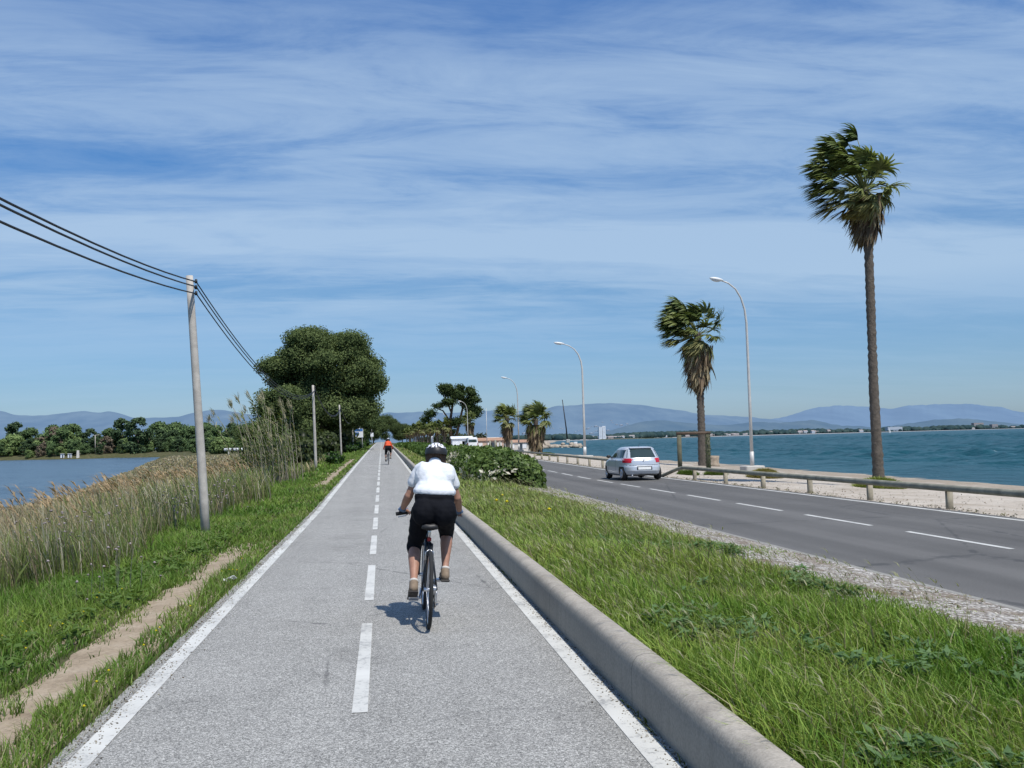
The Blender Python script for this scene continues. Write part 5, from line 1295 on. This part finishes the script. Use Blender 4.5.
em = MB(); yb = rear_y(0, .86) - .02; em.torus((0, yb, .86), .05, .008, 'y', 24, 6); em.tube([(-.028, yb, .895), (0, yb, .862), (.028, yb, .895)], .005, 5); em.tube([(-.038, yb, .872), (-.018, yb, .822), (0, yb, .852), (.018, yb, .822), (.038, yb, .872)], .005, 5); em.build('emblem', M['chrome'], root)
MB().tube([(0, .90, 1.43), (0, .62, 1.60)], [.008, .004], 6).build('antenna', M['black'], root)
MB().box((0, .56, 1.395), (.92, .20, .03), bevel=.015).build('roof_spoiler', M['silver'], root)
MB().tube([(-.5, -.0, .22), (-.5, .3, .22)], .028, 8).build('exhaust', M['chrome'], root)

vanl = [(.25, .05, 4.9, .88), (.4, 0, 5.0, .93), (.8, 0, 4.98, .95), (1.1, .01, 4.7, .95), (1.3, .02, 4.1, .94), (1.6, .05, 3.7, .90), (1.95, .09, 3.3, .85), (2.12, .14, 3.1, .80), (2.18, .30, 2.9, .6)]
vx, vy = 14.9 - 3.3, 165
root, body, patch, rear, sideL, sideR, front, side_x, rear_y = car('van', (14.95, 165, gz1(14.9, 165) + .12), 0, vanl, 6, M['van_white'], '')
tag(root, 'small white van seen over the hedge near the forked pine', 'van')
patch('rear_window', rear, -.68, .68, 1.35, 1.82, M['glass'], root, .01)
for s in (-1, 1):
    patch('side_window', (sideL if s < 0 else sideR), .6, 3.2, 1.35, 1.85, M['glass'], root, .01, taper=(0, -.2)); patch('tail_light', rear, s * .78, s * .90, .8, 1.25, M['taillight'], root, .01, 3, 4)
    for wy in (.9, 4.0): wheel(root, s * .86, wy, .33, .2, 6)
patch('number_plate', rear, -.26, .26, .6, .72, M['plate'], root, .02, 3, 2)

# ------------------------------------------------------------------ small roadside buildings and sign
def cabin(x, y, w, d, h, mw, mr, label, name='cabin'):
    o = empty(name, (x, y, gz1(x, y) - .1)); tag(o, label, 'building')
    w_ = MB().box((0, 0, h / 2), (w, d, h)).build('wall', mw, o)
    MB().add([(-w / 2 - .3, -d / 2 - .3, h + .02), (w / 2 + .3, -d / 2 - .3, h + .02), (w / 2 + .3, d / 2 + .3, h + .02), (-w / 2 - .3, d / 2 + .3, h + .02), (-w / 2 - .3, 0, h + .25 + w * .07), (w / 2 + .3, 0, h + .25 + w * .07)], [(3, 2, 1, 0), (0, 1, 5, 4), (2, 3, 4, 5), (1, 2, 5), (0, 4, 3)], 0, False).build('roof', mr, o)
    for k in range(max(1, int(w / 2.5))):
        xx = -w / 2 + (k + .5) * w / max(1, int(w / 2.5)); f = MB().box((xx, -d / 2 - .02, h * .58), (1.1, .1, 1.0)).build('window', M['white_paint'], w_)
    MB().box((w * .1, -d / 2 - .03, 1.0), (.9, .08, 2)).build('door', M['window'], w_)
cabin(18.7, 236, 4.6, 4, 2.6, M['stucco_white'], M['stucco_white'], 'white flat cabin just behind the small van')
cabin(28.0, 262, 7.5, 5, 2.5, M['stucco_pink'], M['tile'], 'low pinkish house with tiled roof beside the pale pole', 'beach_house')
cabin(32.5, 240, 6.0, 4, 2.2, M['stucco'], M['tile'], 'beige beach hut with tiled roof behind the two short palms', 'beach_hut')
cabin(30.5, 300, 9, 5, 2.7, M['stucco'], M['stucco'], 'pale beach building left of the breakwater', 'beach_house')
for i, (x, y) in enumerate(((19.0, 176), (20.2, 178), (21.3, 181), (22.6, 174))):
    o = MB().tube([(0, 0, -.2), (.02, 0, 1.9 + .2 * (i % 2))], [.2, .17], 10).build('timber_bollard', M['rail'], loc=(x, y, gz1(x, y))); tag(o, 'dark thick timber bollard on the beach left of the short palms', 'bollard', 'timber bollards by the beach')
s_ = empty('sign_board', (-3.66, 150, float(zr(150)) - .3)); tag(s_, 'blue and white sign board on posts at the left of the cycle path', 'sign')
MB().box((0, 0, 2.55), (1.8, .08, 1.35), bevel=.02).build('panel', M['white_paint'], s_)
MB().box((0, -.052, 2.98), (1.7, .016, .35)).build('blue_band', M['blue'], s_); MB().box((-.25, -.052, 2.42), (1.1, .016, .5)).build('blue_field', M['blue'], s_)
for x in (-.75, .75): MB().tube([(x, .08, -.3), (x, .08, 3.2)], .05, 8).build('post', M['lamp'], s_)
s_ = empty('road_sign', (-2.3, 236, float(zr(236)))); tag(s_, 'small white sign on a short post beyond the blue and white board', 'sign')
MB().box((0, 0, 2.2), (.7, .05, .9), bevel=.02).build('panel', M['white_paint'], s_); MB().tube([(0, .05, -.1), (0, .05, 2.6)], .04, 8).build('post', M['lamp'], s_)
s_ = empty('road_sign', (9.9 + 3.2, 262, 1.0)); tag(s_, 'white marker post beside the road below the distant palms', 'sign')
MB().box((0, 0, 1.5), (.6, .5, 1.7), bevel=.08).build('panel', M['white_paint'], s_); MB().tube([(0, 0, -.2), (0, 0, .8)], .06, 8).build('post', M['lamp'], s_)

# ------------------------------------------------------------------ bicycle and riders
def bicycle(loc, rz, lean, label, frame_mat):
    root = empty('bicycle', loc, rz); root.rotation_euler = (0, lean, rz); tag(root, label, 'bicycle')
    r = .335
    def bwheel(y, nm):
        m = MB(); m.torus((0, y, r), r - .017, .017, 'x', 56, 8); wh = m.build(nm, M['rubber'], root)
        m = MB(); m.torus((0, y, r), r - .042, .011, 'x', 48, 6); m.build('rim', M['chrome'], wh)
        m = MB()
        for k in range(28):
            a = 2 * pi * k / 28; sx = .03 if k % 2 else -.03; m.tube([(sx, y, r), (0, y + cos(a) * (r - .045), r + sin(a) * (r - .045))], .0018, 3, cap=False)
        m.build('spokes', M['chrome'], wh)
        MB().tube([(-.05, y, r), (.05, y, r)], .018, 10).build('hub', M['chrome'], wh)
    bwheel(0, 'rear_wheel'); bwheel(1.02, 'front_wheel')
    bb = Vector((0, .43, .28)); st = Vector((0, .285, .74)); ht = Vector((0, .80, .82)); hb = Vector((0, .835, .70))
    m = MB(); m.tube([bb, st], .016, 10); m.tube([st - Vector((0, -.005, .03)), ht - Vector((0, -.005, .03))], .015, 10); m.tube([bb, hb], .018, 10); m.tube([hb, ht], .019, 10); m.tube([bb - Vector((.04, 0, 0)), bb + Vector((.04, 0, 0))], .024, 10)
    for s in (-1, 1):
        m.tube([bb + Vector((s * .03, 0, 0)), (s * .062, .02, r)], .010, 8); m.tube([st + Vector((s * .014, 0, -.03)), (s * .030, .19, .62), (s * .062, .01, r)], .009, 8)
    m.tube([(-.03, .175, .60), (.03, .175, .60)], .008, 6)
    m.build('frame', frame_mat, root)
    f = MB(); f.tube([hb - Vector((0, -.004, .0)), (0, .855, .645)], .02, 8)
    f.tube([(-.055, .86, .64), (.055, .86, .64)], .015, 8)
    for s in (-1, 1): f.tube([(s * .055, .86, .645), (s * .056, .90, .52), (s * .055, 1.02, r)], [.014, .012, .010], 8)
    f.build('fork', frame_mat, root)
    m = MB(); m.tube([st, (0, .252, .845)], .0135, 10); m.build('seat_post', M['chrome'], root)
    m = MB()
    prof = [(.17, .068, .86), (.20, .076, .868), (.26, .065, .872), (.32, .035, .868), (.40, .02, .866), (.455, .018, .862)]
    vs = []; fs = []
    for (y, w, z) in prof:
        for (a, b) in ((-1, -.02), (-.9, .008), (-.5, .018), (0, .014), (.5, .018), (.9, .008), (1, -.02), (0, -.035)): vs.append((a * w, y, z + b))
    for j in range(len(prof) - 1):
        for i in range(8): fs.append((j * 8 + i, j * 8 + (i + 1) % 8, (j + 1) * 8 + (i + 1) % 8, (j + 1) * 8 + i))
    fs += [tuple(range(7, -1, -1)), tuple((len(prof) - 1) * 8 + i for i in range(8))]
    sd = m.add(vs, fs).build('saddle', M['black'], root)
    rl = MB()
    for s in (-1, 1): rl.tube([(s * .035, .19, .84), (s * .022, .25, .825), (s * .022, .34, .825), (s * .01, .42, .845)], .0035, 5)
    rl.build('saddle_rails', M['chrome'], sd)
    MB().box((0, .235, .745), (.036, .012, .034), bevel=.008).build('rear_reflector', M['red_refl'], root)
    st_ = MB(); st_.tube([ht, (0, .79, .92), (0, .85, .945)], .015, 8); st_.build('stem', M['black'], root)
    hbm = MB(); hbm.tube([(-.29, .84, .925), (-.20, .855, .94), (0, .85, .945), (.20, .855, .94), (.29, .84, .925)], .0135, 10); hb_ = hbm.build('handlebar', M['black'], root)
    for s in (-1, 1):
        MB().tube([(s * .19, .857, .94), (s * .292, .84, .925)], .018, 10).build('grip', M['rubber'], hb_)
        MB().tube([(s * .17, .875, .93), (s * .20, .91, .905), (s * .27, .915, .89)], .006, 6).build('brake_lever', M['chrome'], hb_)
    # drivetrain
    ca = math.atan2(-.11, -.13)
    for s in (-1, 1):
        d = Vector((0, .158, .06)) * (1 if s > 0 else -1)
        c = MB(); c.tube([bb + Vector((s * .055, 0, 0)), bb + Vector((s * .07, 0, 0)) + d], [.014, .011], 8); cr = c.build('crank', M['chrome'], root)
        pc = bb + Vector((s * .125, 0, 0)) + d
        p = MB(); p.box(pc, (.09, .075, .022), rot=Matrix.Rotation(-.5 if s < 0 else .1, 3, 'X'), bevel=.006); p.tube([pc - Vector((s * .06, 0, 0)), pc], .007, 6); p.build('pedal', M['chrome'], cr)
    c = MB(); c.torus((.052, .43, .28), .088, .006, 'x', 36, 5)
    for k in range(5): a = 2 * pi * k / 5; c.tube([(.052, .43, .28), (.052, .43 + cos(a) * .085, .28 + sin(a) * .085)], .008, 5)
    c.build('chainring', M['black'], root)
    c = MB(); [c.torus((.03 + k * .006, 0, r), .05 - k * .004, .003, 'x', 24, 4) for k in range(5)]; c.build('cassette', M['chrome'], root)
    c = MB(); c.tube([(.05, .43, .368), (.042, 0, r + .047)], .005, 5); c.tube([(.05, .43, .192), (.045, .06, .20), (.045, .02, .17), (.042, -.03, .23), (.04, 0, r - .047)], .005, 5); c.build('chain', M['black'], root)
    c = MB(); c.box((.055, .0, .27), (.02, .04, .09), bevel=.006); c.torus((.045, .01, .245), .018, .005, 'x', 14, 4); c.torus((.045, .035, .185), .018, .005, 'x', 14, 4); c.tube([(.06, .0, .32), (.055, .03, .18)], .009, 6); c.build('derailleur', M['chrome'], root)
    c = MB()
    for s in (-1, 1): c.box((s * .034, .165, .60), (.014, .03, .07), bevel=.004); c.tube([(s * .034, .15, .575), (s * .034, .15, .64), (0, .15, .665)], .005, 5)
    c.build('rear_brake', M['chrome'], root)
    return root

def rider(loc, rz, lean, label, top_mat, short_mat, helmet_mat, glove_mat, long_legs=False, hv=.008, longsl=False):
    root = empty('person', loc, rz); root.rotation_euler = (0, lean, rz); tag(root, label, 'person')
    HIP = {-1: (-.098, .31, .985), 1: (.098, .31, .985)}
    KNEE = {-1: (-.150, .52, .66), 1: (.150, .70, .785)}
    ANK = {-1: (-.150, .190, .365), 1: (.140, .475, .450)}
    HEEL = {-1: (-.152, .135, .325), 1: (.140, .425, .400)}
    BALL = {-1: (-.150, .282, .262), 1: (.140, .580, .390)}
    TOE = {-1: (-.152, .357, .242), 1: (.142, .66, .395)}
    SH = {-1: (-.145, .555, 1.365), 1: (.150, .555, 1.365)}
    EL = {-1: (-.222, .600, 1.105), 1: (.222, .600, 1.105)}
    WR = {-1: (-.268, .785, .975), 1: (.268, .785, .975)}
    b = MB()
    # pelvis, torso
    b.ell((0, .32, 1.02), (.165, .135, .13)); b.ell((0, .38, 1.15), (.150, .105, .15), rot=Matrix.Rotation(-.4, 3, 'X')); b.ell((0, .475, 1.27), (.168, .11, .15), rot=Matrix.Rotation(-.5, 3, 'X'))
    b.cap((-.09, .535, 1.345), (.09, .535, 1.345), .048, .048); b.cap((0, .55, 1.37), (0, .60, 1.455), .055, .05)
    # head: skull, jaw, nose, ears, brow
    hc = Vector((.01, .655, 1.485)); tilt = Matrix.Rotation(-.12, 3, 'X')
    b.ell(hc, (.074, .094, .105), 18, 12); b.ell(hc + Vector((0, .035, -.055)), (.052, .055, .055)); b.cap(hc + Vector((0, .092, .0)), hc + Vector((0, .108, -.028)), .010, .014)
    b.cap(hc + Vector((-.028, .083, -.058)), hc + Vector((.028, .083, -.058)), .010, .010)
    for s in (-1, 1): b.ell(hc + Vector((s * .077, .0, -.012)), (.010, .018, .030)); b.cap(hc + Vector((s * .045, .082, .025)), hc + Vector((s * .015, .092, .022)), .010, .010)
    for s in (-1, 1):
        b.cap((SH[s][0] * .93, SH[s][1], SH[s][2] - .012), EL[s], .037, .039); b.cap(EL[s], tuple(a * .6 + c * .4 for a, c in zip(EL[s], WR[s])), .042, .040); b.cap(tuple(a * .6 + c * .4 for a, c in zip(EL[s], WR[s])), WR[s], .040, .026)
        b.cap(HIP[s], KNEE[s], .088, .058)
        cm = tuple(a * .68 + c * .32 for a, c in zip(KNEE[s], ANK[s])); cm = (cm[0], cm[1] - .022, cm[2])
        b.cap(KNEE[s], cm, .054, .057); b.cap(cm, tuple(a * .15 + c * .85 for a, c in zip(KNEE[s], ANK[s])), .057, .034); b.cap(tuple(a * .15 + c * .85 for a, c in zip(KNEE[s], ANK[s])), ANK[s], .034, .034)
        b.cap(ANK[s], HEEL[s], .034, .030); b.cap(ANK[s], BALL[s], .034, .030); b.cap(HEEL[s], BALL[s], .028, .030); b.cap(BALL[s], TOE[s], .030, .020)
        # hand: palm over the grip, four curled fingers and a thumb below
        w = Vector(WR[s]); pm = Vector((s * .262, .835, .962)); b.cap(w, pm, .026, .028)
        for q in range(4):
            x = s * (.222 + q * .024); l = (.92, 1, .97, .8)[3 - q]
            a1 = Vector((x, .842, .972)); a2 = Vector((x, .842 + .036 * l, .962)); a3 = Vector((x, .842 + .040 * l, .932)); a4 = Vector((x, .842 + .018, .914))
            b.cap(pm.lerp(a1, .7), a1, .013, .0115, 8); b.cap(a1, a2, .0115, .0105, 8); b.cap(a2, a3, .0105, .0095, 8); b.cap(a3, a4, .0095, .008, 8)
        t1 = Vector((s * .222, .815, .955)); t2 = Vector((s * .198, .818, .932)); t3 = Vector((s * .200, .842, .917)); b.cap(Vector((s * .245, .808, .962)), t1, .016, .013, 8); b.cap(t1, t2, .013, .011, 8); b.cap(t2, t3, .011, .009, 8)
    body = b.remesh('body', M['skin'], root, hv * .85, 4)
    for s in (-1, 1): MB().ell(hc + Vector((s * .028, .085, .008)), (.012, .008, .008), 10, 6).build('eye', M['white_paint'], root)
    # shirt
    t = MB(); t.ell((0, .355, 1.165), (.198, .165, .08)); t.ell((0, .385, 1.19), (.178, .125, .10)); t.ell((0, .43, 1.235), (.170, .128, .14), rot=Matrix.Rotation(-.45, 3, 'X')); t.ell((0, .48, 1.29), (.172, .122, .135), rot=Matrix.Rotation(-.5, 3, 'X'))
    t.cap((-.110, .53, 1.352), (.110, .53, 1.352), .076, .076); t.cap((0, .54, 1.38), (0, .575, 1.42), .07, .062)
    t.box((0, .40, 1.195), (.315, .17, .12), rot=Matrix.Rotation(-.35, 3, 'X'), bevel=.05)
    for s in (-1, 1):
        e = .98 if longsl else .50; p2 = tuple(a * (1 - e) + c * e for a, c in zip(SH[s], EL[s])); t.cap((s * .130, .545, 1.355), p2, .066, .062 if not longsl else .052)
        t.ell((s * .10, .45, 1.30), (.09, .10, .12)); t.ell((s * .03, .40 - .005, 1.20), (.15, .118, .06))
        if longsl: t.cap(EL[s], WR[s], .055, .042)
    sh = t.remesh('shirt', top_mat, root, hv, 5); wrinkle(sh, .015, 3, 1.21)
    # shorts: seat and two legs
    t = MB(); t.ell((0, .325, 1.10), (.186, .138, .13)); t.ell((0, .30, 1.02), (.192, .145, .13)); 
    for s in (-1, 1):
        t.ell((s * .088, .262, .985), (.120, .128, .135)); t.cap((s * .105, .32, .97), tuple(a * .5 + c * .5 for a, c in zip(HIP[s], KNEE[s])), .108, .092)
        kn = KNEE[s]; below = tuple(a * .86 + c * .14 for a, c in zip(kn, ANK[s])); t.cap(tuple(a * .5 + c * .5 for a, c in zip(HIP[s], kn)), kn, .092, .074); t.cap(kn, below if not long_legs else tuple(a * .1 + c * .9 for a, c in zip(kn, ANK[s])), .074, .069 if not long_legs else .045)
    t.cap((0, .35, 1.10), (0, .37, 1.14), .09, .08); t.ell((0, .365, 1.145), (.180, .095, .05))
    wrinkle(t.remesh('shorts' if not long_legs else 'trousers', short_mat, root, hv, 5), .013, 5, -9, 1.12)
    # shoes with soles, socks
    for s in (-1, 1):
        t = MB(); t.cap(HEEL[s], BALL[s], .042, .046); t.cap(BALL[s], TOE[s], .046, .034); t.cap(tuple(a * .5 + c * .5 for a, c in zip(HEEL[s], ANK[s])), ANK[s], .042, .040); so = t.remesh('shoe', M['shoe'], root, .009, 3)
        dv = (Vector(TOE[s]) - Vector(HEEL[s])); ang = math.atan2(dv.z, dv.y); up = Vector((0, -sin(ang), cos(ang)))
        c = (Vector(HEEL[s]) + Vector(TOE[s])) / 2 - up * .040
        MB().box(c, (.088, dv.length + .075, .022), rot=Matrix.Rotation(ang, 3, 'X'), bevel=.010).build('sole', M['sole'], so)
        a = Vector(ANK[s]); k_ = (Vector(KNEE[s]) - a).normalized(); MB().tube([a, a + k_ * .022], [.042, .040], 14).build('sock', M['sock'], root)
        # glove over the back of the hand
        w = Vector(WR[s]); g = MB(); g.cap(w, Vector((s * .262, .835, .966)), .032, .034); g.ell((s * .262, .84, .962), (.052, .026, .024)); g.remesh('glove', glove_mat, root, .007, 2)
    # hair
    h = MB(); h.ell(hc + Vector((0, -.012, .0)), (.086, .100, .095), 16, 10); 
    h2 = MB()
    for k in range(9): 
        a = pi * (1.08 + .84 * k / 8); x = cos(a) * .080; y = sin(a) * .088; h2.cap(hc + Vector((x, y - .0, .02)), hc + Vector((x * 1.08, y * .98 - .004, -.058 - .012 * (k % 2))), .022, .014, 8)
    h2.remesh('hair', M['hair'], root, .008, 2)
    # helmet: shell with raised ribs, dark vents and inner band
    hb_ = hc + Vector((0, -.008, .022)); vs = []; fs = []; mi = []; seg = 40; rings = 14
    for i in range(rings + 1):
        ph = (pi * .56) * i / rings
        for k in range(seg):
            th = 2 * pi * k / seg; x = sin(ph) * cos(th); y = sin(ph) * sin(th); z = cos(ph)
            stripe = sin(x * 21); vent = (stripe > .72) and (.2 < i / rings < .62) and abs(x) < .82
            rr = .93 if vent else 1.0
            v = Vector((x * .104, y * .142 - (.012 if y < 0 else 0), z * .098 - .018 * (y > 0) * y)) * rr
            vs.append(hb_ + tilt @ v)
    for i in range(rings):
        for k in range(seg):
            th = 2 * pi * (k + .5) / seg; ph = (pi * .56) * (i + .5) / rings; x = sin(ph) * cos(th); y = sin(ph) * sin(th)
            vent = (sin(x * 21) > .72) and (.2 < (i + .5) / rings < .62) and abs(x) < .82
            low = (i + .5) / rings > (.62 + .05 * sin(th * 6)) and y < .45
            fs.append((i * seg + k, (i + 1) * seg + k, (i + 1) * seg + (k + 1) % seg, i * seg + (k + 1) % seg)); mi.append(1 if (vent or low) else 0)
    m = MB(); m.v = [tuple(v) for v in vs]; m.f = fs; m.m = mi; m.sm = [True] * len(fs); he = m.build('helmet', [helmet_mat, M['black']], root)
    st = MB()
    for s in (-1, 1): st.tube([hb_ + Vector((s * .085, -.03, -.02)), hc + Vector((s * .08, .01, -.05)), hc + Vector((s * .045, .05, -.11)), hc + Vector((0, .055, -.115))], .005, 5)
    st.build('strap', M['black'], he)
    return root
CX, CY = .37, 8.72
bicycle((CX, CY, 0), 0, R(2.6), 'slim dark bicycle ridden by the near cyclist', M['frame'])
rider((CX + .01, CY, 0), 0, R(4.2), 'cyclist in white t-shirt, black shorts and white helmet seen from behind', M['white_cotton'], M['black_lycra'], M['helmet'], M['glove'])
zc = float(zr(61))
bicycle((.37, 61, zc), 0, 0, 'distant bicycle ridden by the cyclist in orange', M['frame'])
rider((.37, 61, zc), 0, 0, 'distant cyclist in bright orange jacket further along the cycle path', M['orange_cloth'], M['black_lycra'], M['helmet'], M['black'], True, .016, True)

# ------------------------------------------------------------------ world
w = bpy.data.worlds.new('World'); S.world = w; w.use_nodes = True; nt = w.node_tree; nt.nodes.clear(); n = N(nt)
SUN = Vector((.24, -.50, 1.0)).normalized(); elev = math.asin(SUN.z); az = math.atan2(SUN.x, SUN.y)
sky = n.n('ShaderNodeTexSky', sky_type='NISHITA'); sky.sun_disc = False; sky.sun_elevation = elev; sky.sun_rotation = az
sky.air_density = 1.0; sky.dust_density = .6; sky.ozone_density = 1.6; sky.altitude = 0
tc = n.n('ShaderNodeTexCoord').outputs['Generated']
sp = n.n('ShaderNodeSeparateXYZ'); nt.links.new(tc, sp.inputs[0])
zc_ = n.math('ADD', n.math('MAXIMUM', sp.outputs[2], 0.0), .10)
px = n.math('DIVIDE', sp.outputs[0], zc_); py = n.math('DIVIDE', sp.outputs[1], zc_)
cb = n.n('ShaderNodeCombineXYZ'); nt.links.new(px, cb.inputs[0]); nt.links.new(py, cb.inputs[1])
v1 = n.mapping(cb.outputs[0], (.13, .85, 1), (0, 0, -.10), (3.1, 1.7, 0))
f1 = n.noise(v1, 1.3, 8, .60, .35)
v2 = n.mapping(cb.outputs[0], (.62, 1.5, 1), (0, 0, .14), (.7, 4.2, 0))
f2 = n.noise(v2, 3.0, 7, .66, .6)
v3 = n.mapping(cb.outputs[0], (.08, .40, 1), (0, 0, -.04), (5.5, 2.2, 0))
f3 = n.noise(v3, 1.25, 3, .5, .3)
cl = n.math('ADD', n.math('ADD', n.math('MULTIPLY', f1, .45), n.math('MULTIPLY', f2, .24)), n.math('MULTIPLY', f3, .53))
cm = n.ramp(cl, [(.485, 0.0), (.545, .26), (.60, .64), (.68, .95)])
band = n.ramp(sp.outputs[2], [(.0, .10), (.09, .28), (.15, .95), (.34, 1.0), (.42, .55), (.6, .5)])
cm = n.math('MULTIPLY', cm, band)
base = n.mix(1.0, sky.outputs[0], (.80, 1.0, 1.13), 'MULTIPLY')
grad = n.ramp(sp.outputs[2], [(.0, (.55, .60, .80)), (.06, (.56, .61, .76)), (.15, (.50, .61, .72)), (.28, (.44, .65, .84)), (.45, (.36, .64, .94))])
base = n.mix(1.0, base, grad, 'MULTIPLY')
col = n.mix(n.math('MULTIPLY', cm, .76), base, (3.85, 5.05, 6.45))
bg = n.n('ShaderNodeBackground'); nt.links.new(col, bg.inputs[0]); bg.inputs[1].default_value = .13
ow = n.n('ShaderNodeOutputWorld'); nt.links.new(bg.outputs[0], ow.inputs[0])

sl = bpy.data.lights.new('sun', 'SUN'); sl.energy = 4.7; sl.angle = R(.53); sl.color = (1.0, .955, .88)
so = bpy.data.objects.new('sun', sl); C.objects.link(so); so.rotation_euler = SUN.to_track_quat('Z', 'Y').to_euler()

# ------------------------------------------------------------------ camera
yaw, pitch, roll = .1311647705, .0572298016, .0251946677
fw = Vector((sin(yaw) * cos(pitch), cos(yaw) * cos(pitch), sin(pitch))); r0 = Vector((cos(yaw), -sin(yaw), 0)); u0 = r0.cross(fw)
rt = r0 * cos(roll) - u0 * sin(roll); up = r0 * sin(roll) + u0 * cos(roll)
cam = bpy.data.cameras.new('camera'); cam.sensor_width = 36; cam.lens = 995 * 36 / 1024; cam.clip_start = .1; cam.clip_end = 40000
co_ = bpy.data.objects.new('camera', cam); C.objects.link(co_)
mt = Matrix((rt, up, -fw)).transposed().to_4x4(); mt.translation = Vector((0, 0, 1.6)); co_.matrix_world = mt
S.camera = co_
S.view_settings.view_transform = 'Standard'; S.view_settings.look = 'None'; S.view_settings.exposure = 0; S.view_settings.gamma = 1
S.render.engine = 'CYCLES'; S.cycles.use_denoising = True; S.cycles.max_bounces = 6; S.cycles.transparent_max_bounces = 4
S.cycles.use_adaptive_sampling = True; S.cycles.adaptive_threshold = .02
S.render.filter_size = 1.3 if hasattr(S.render, 'filter_size') else 1.5
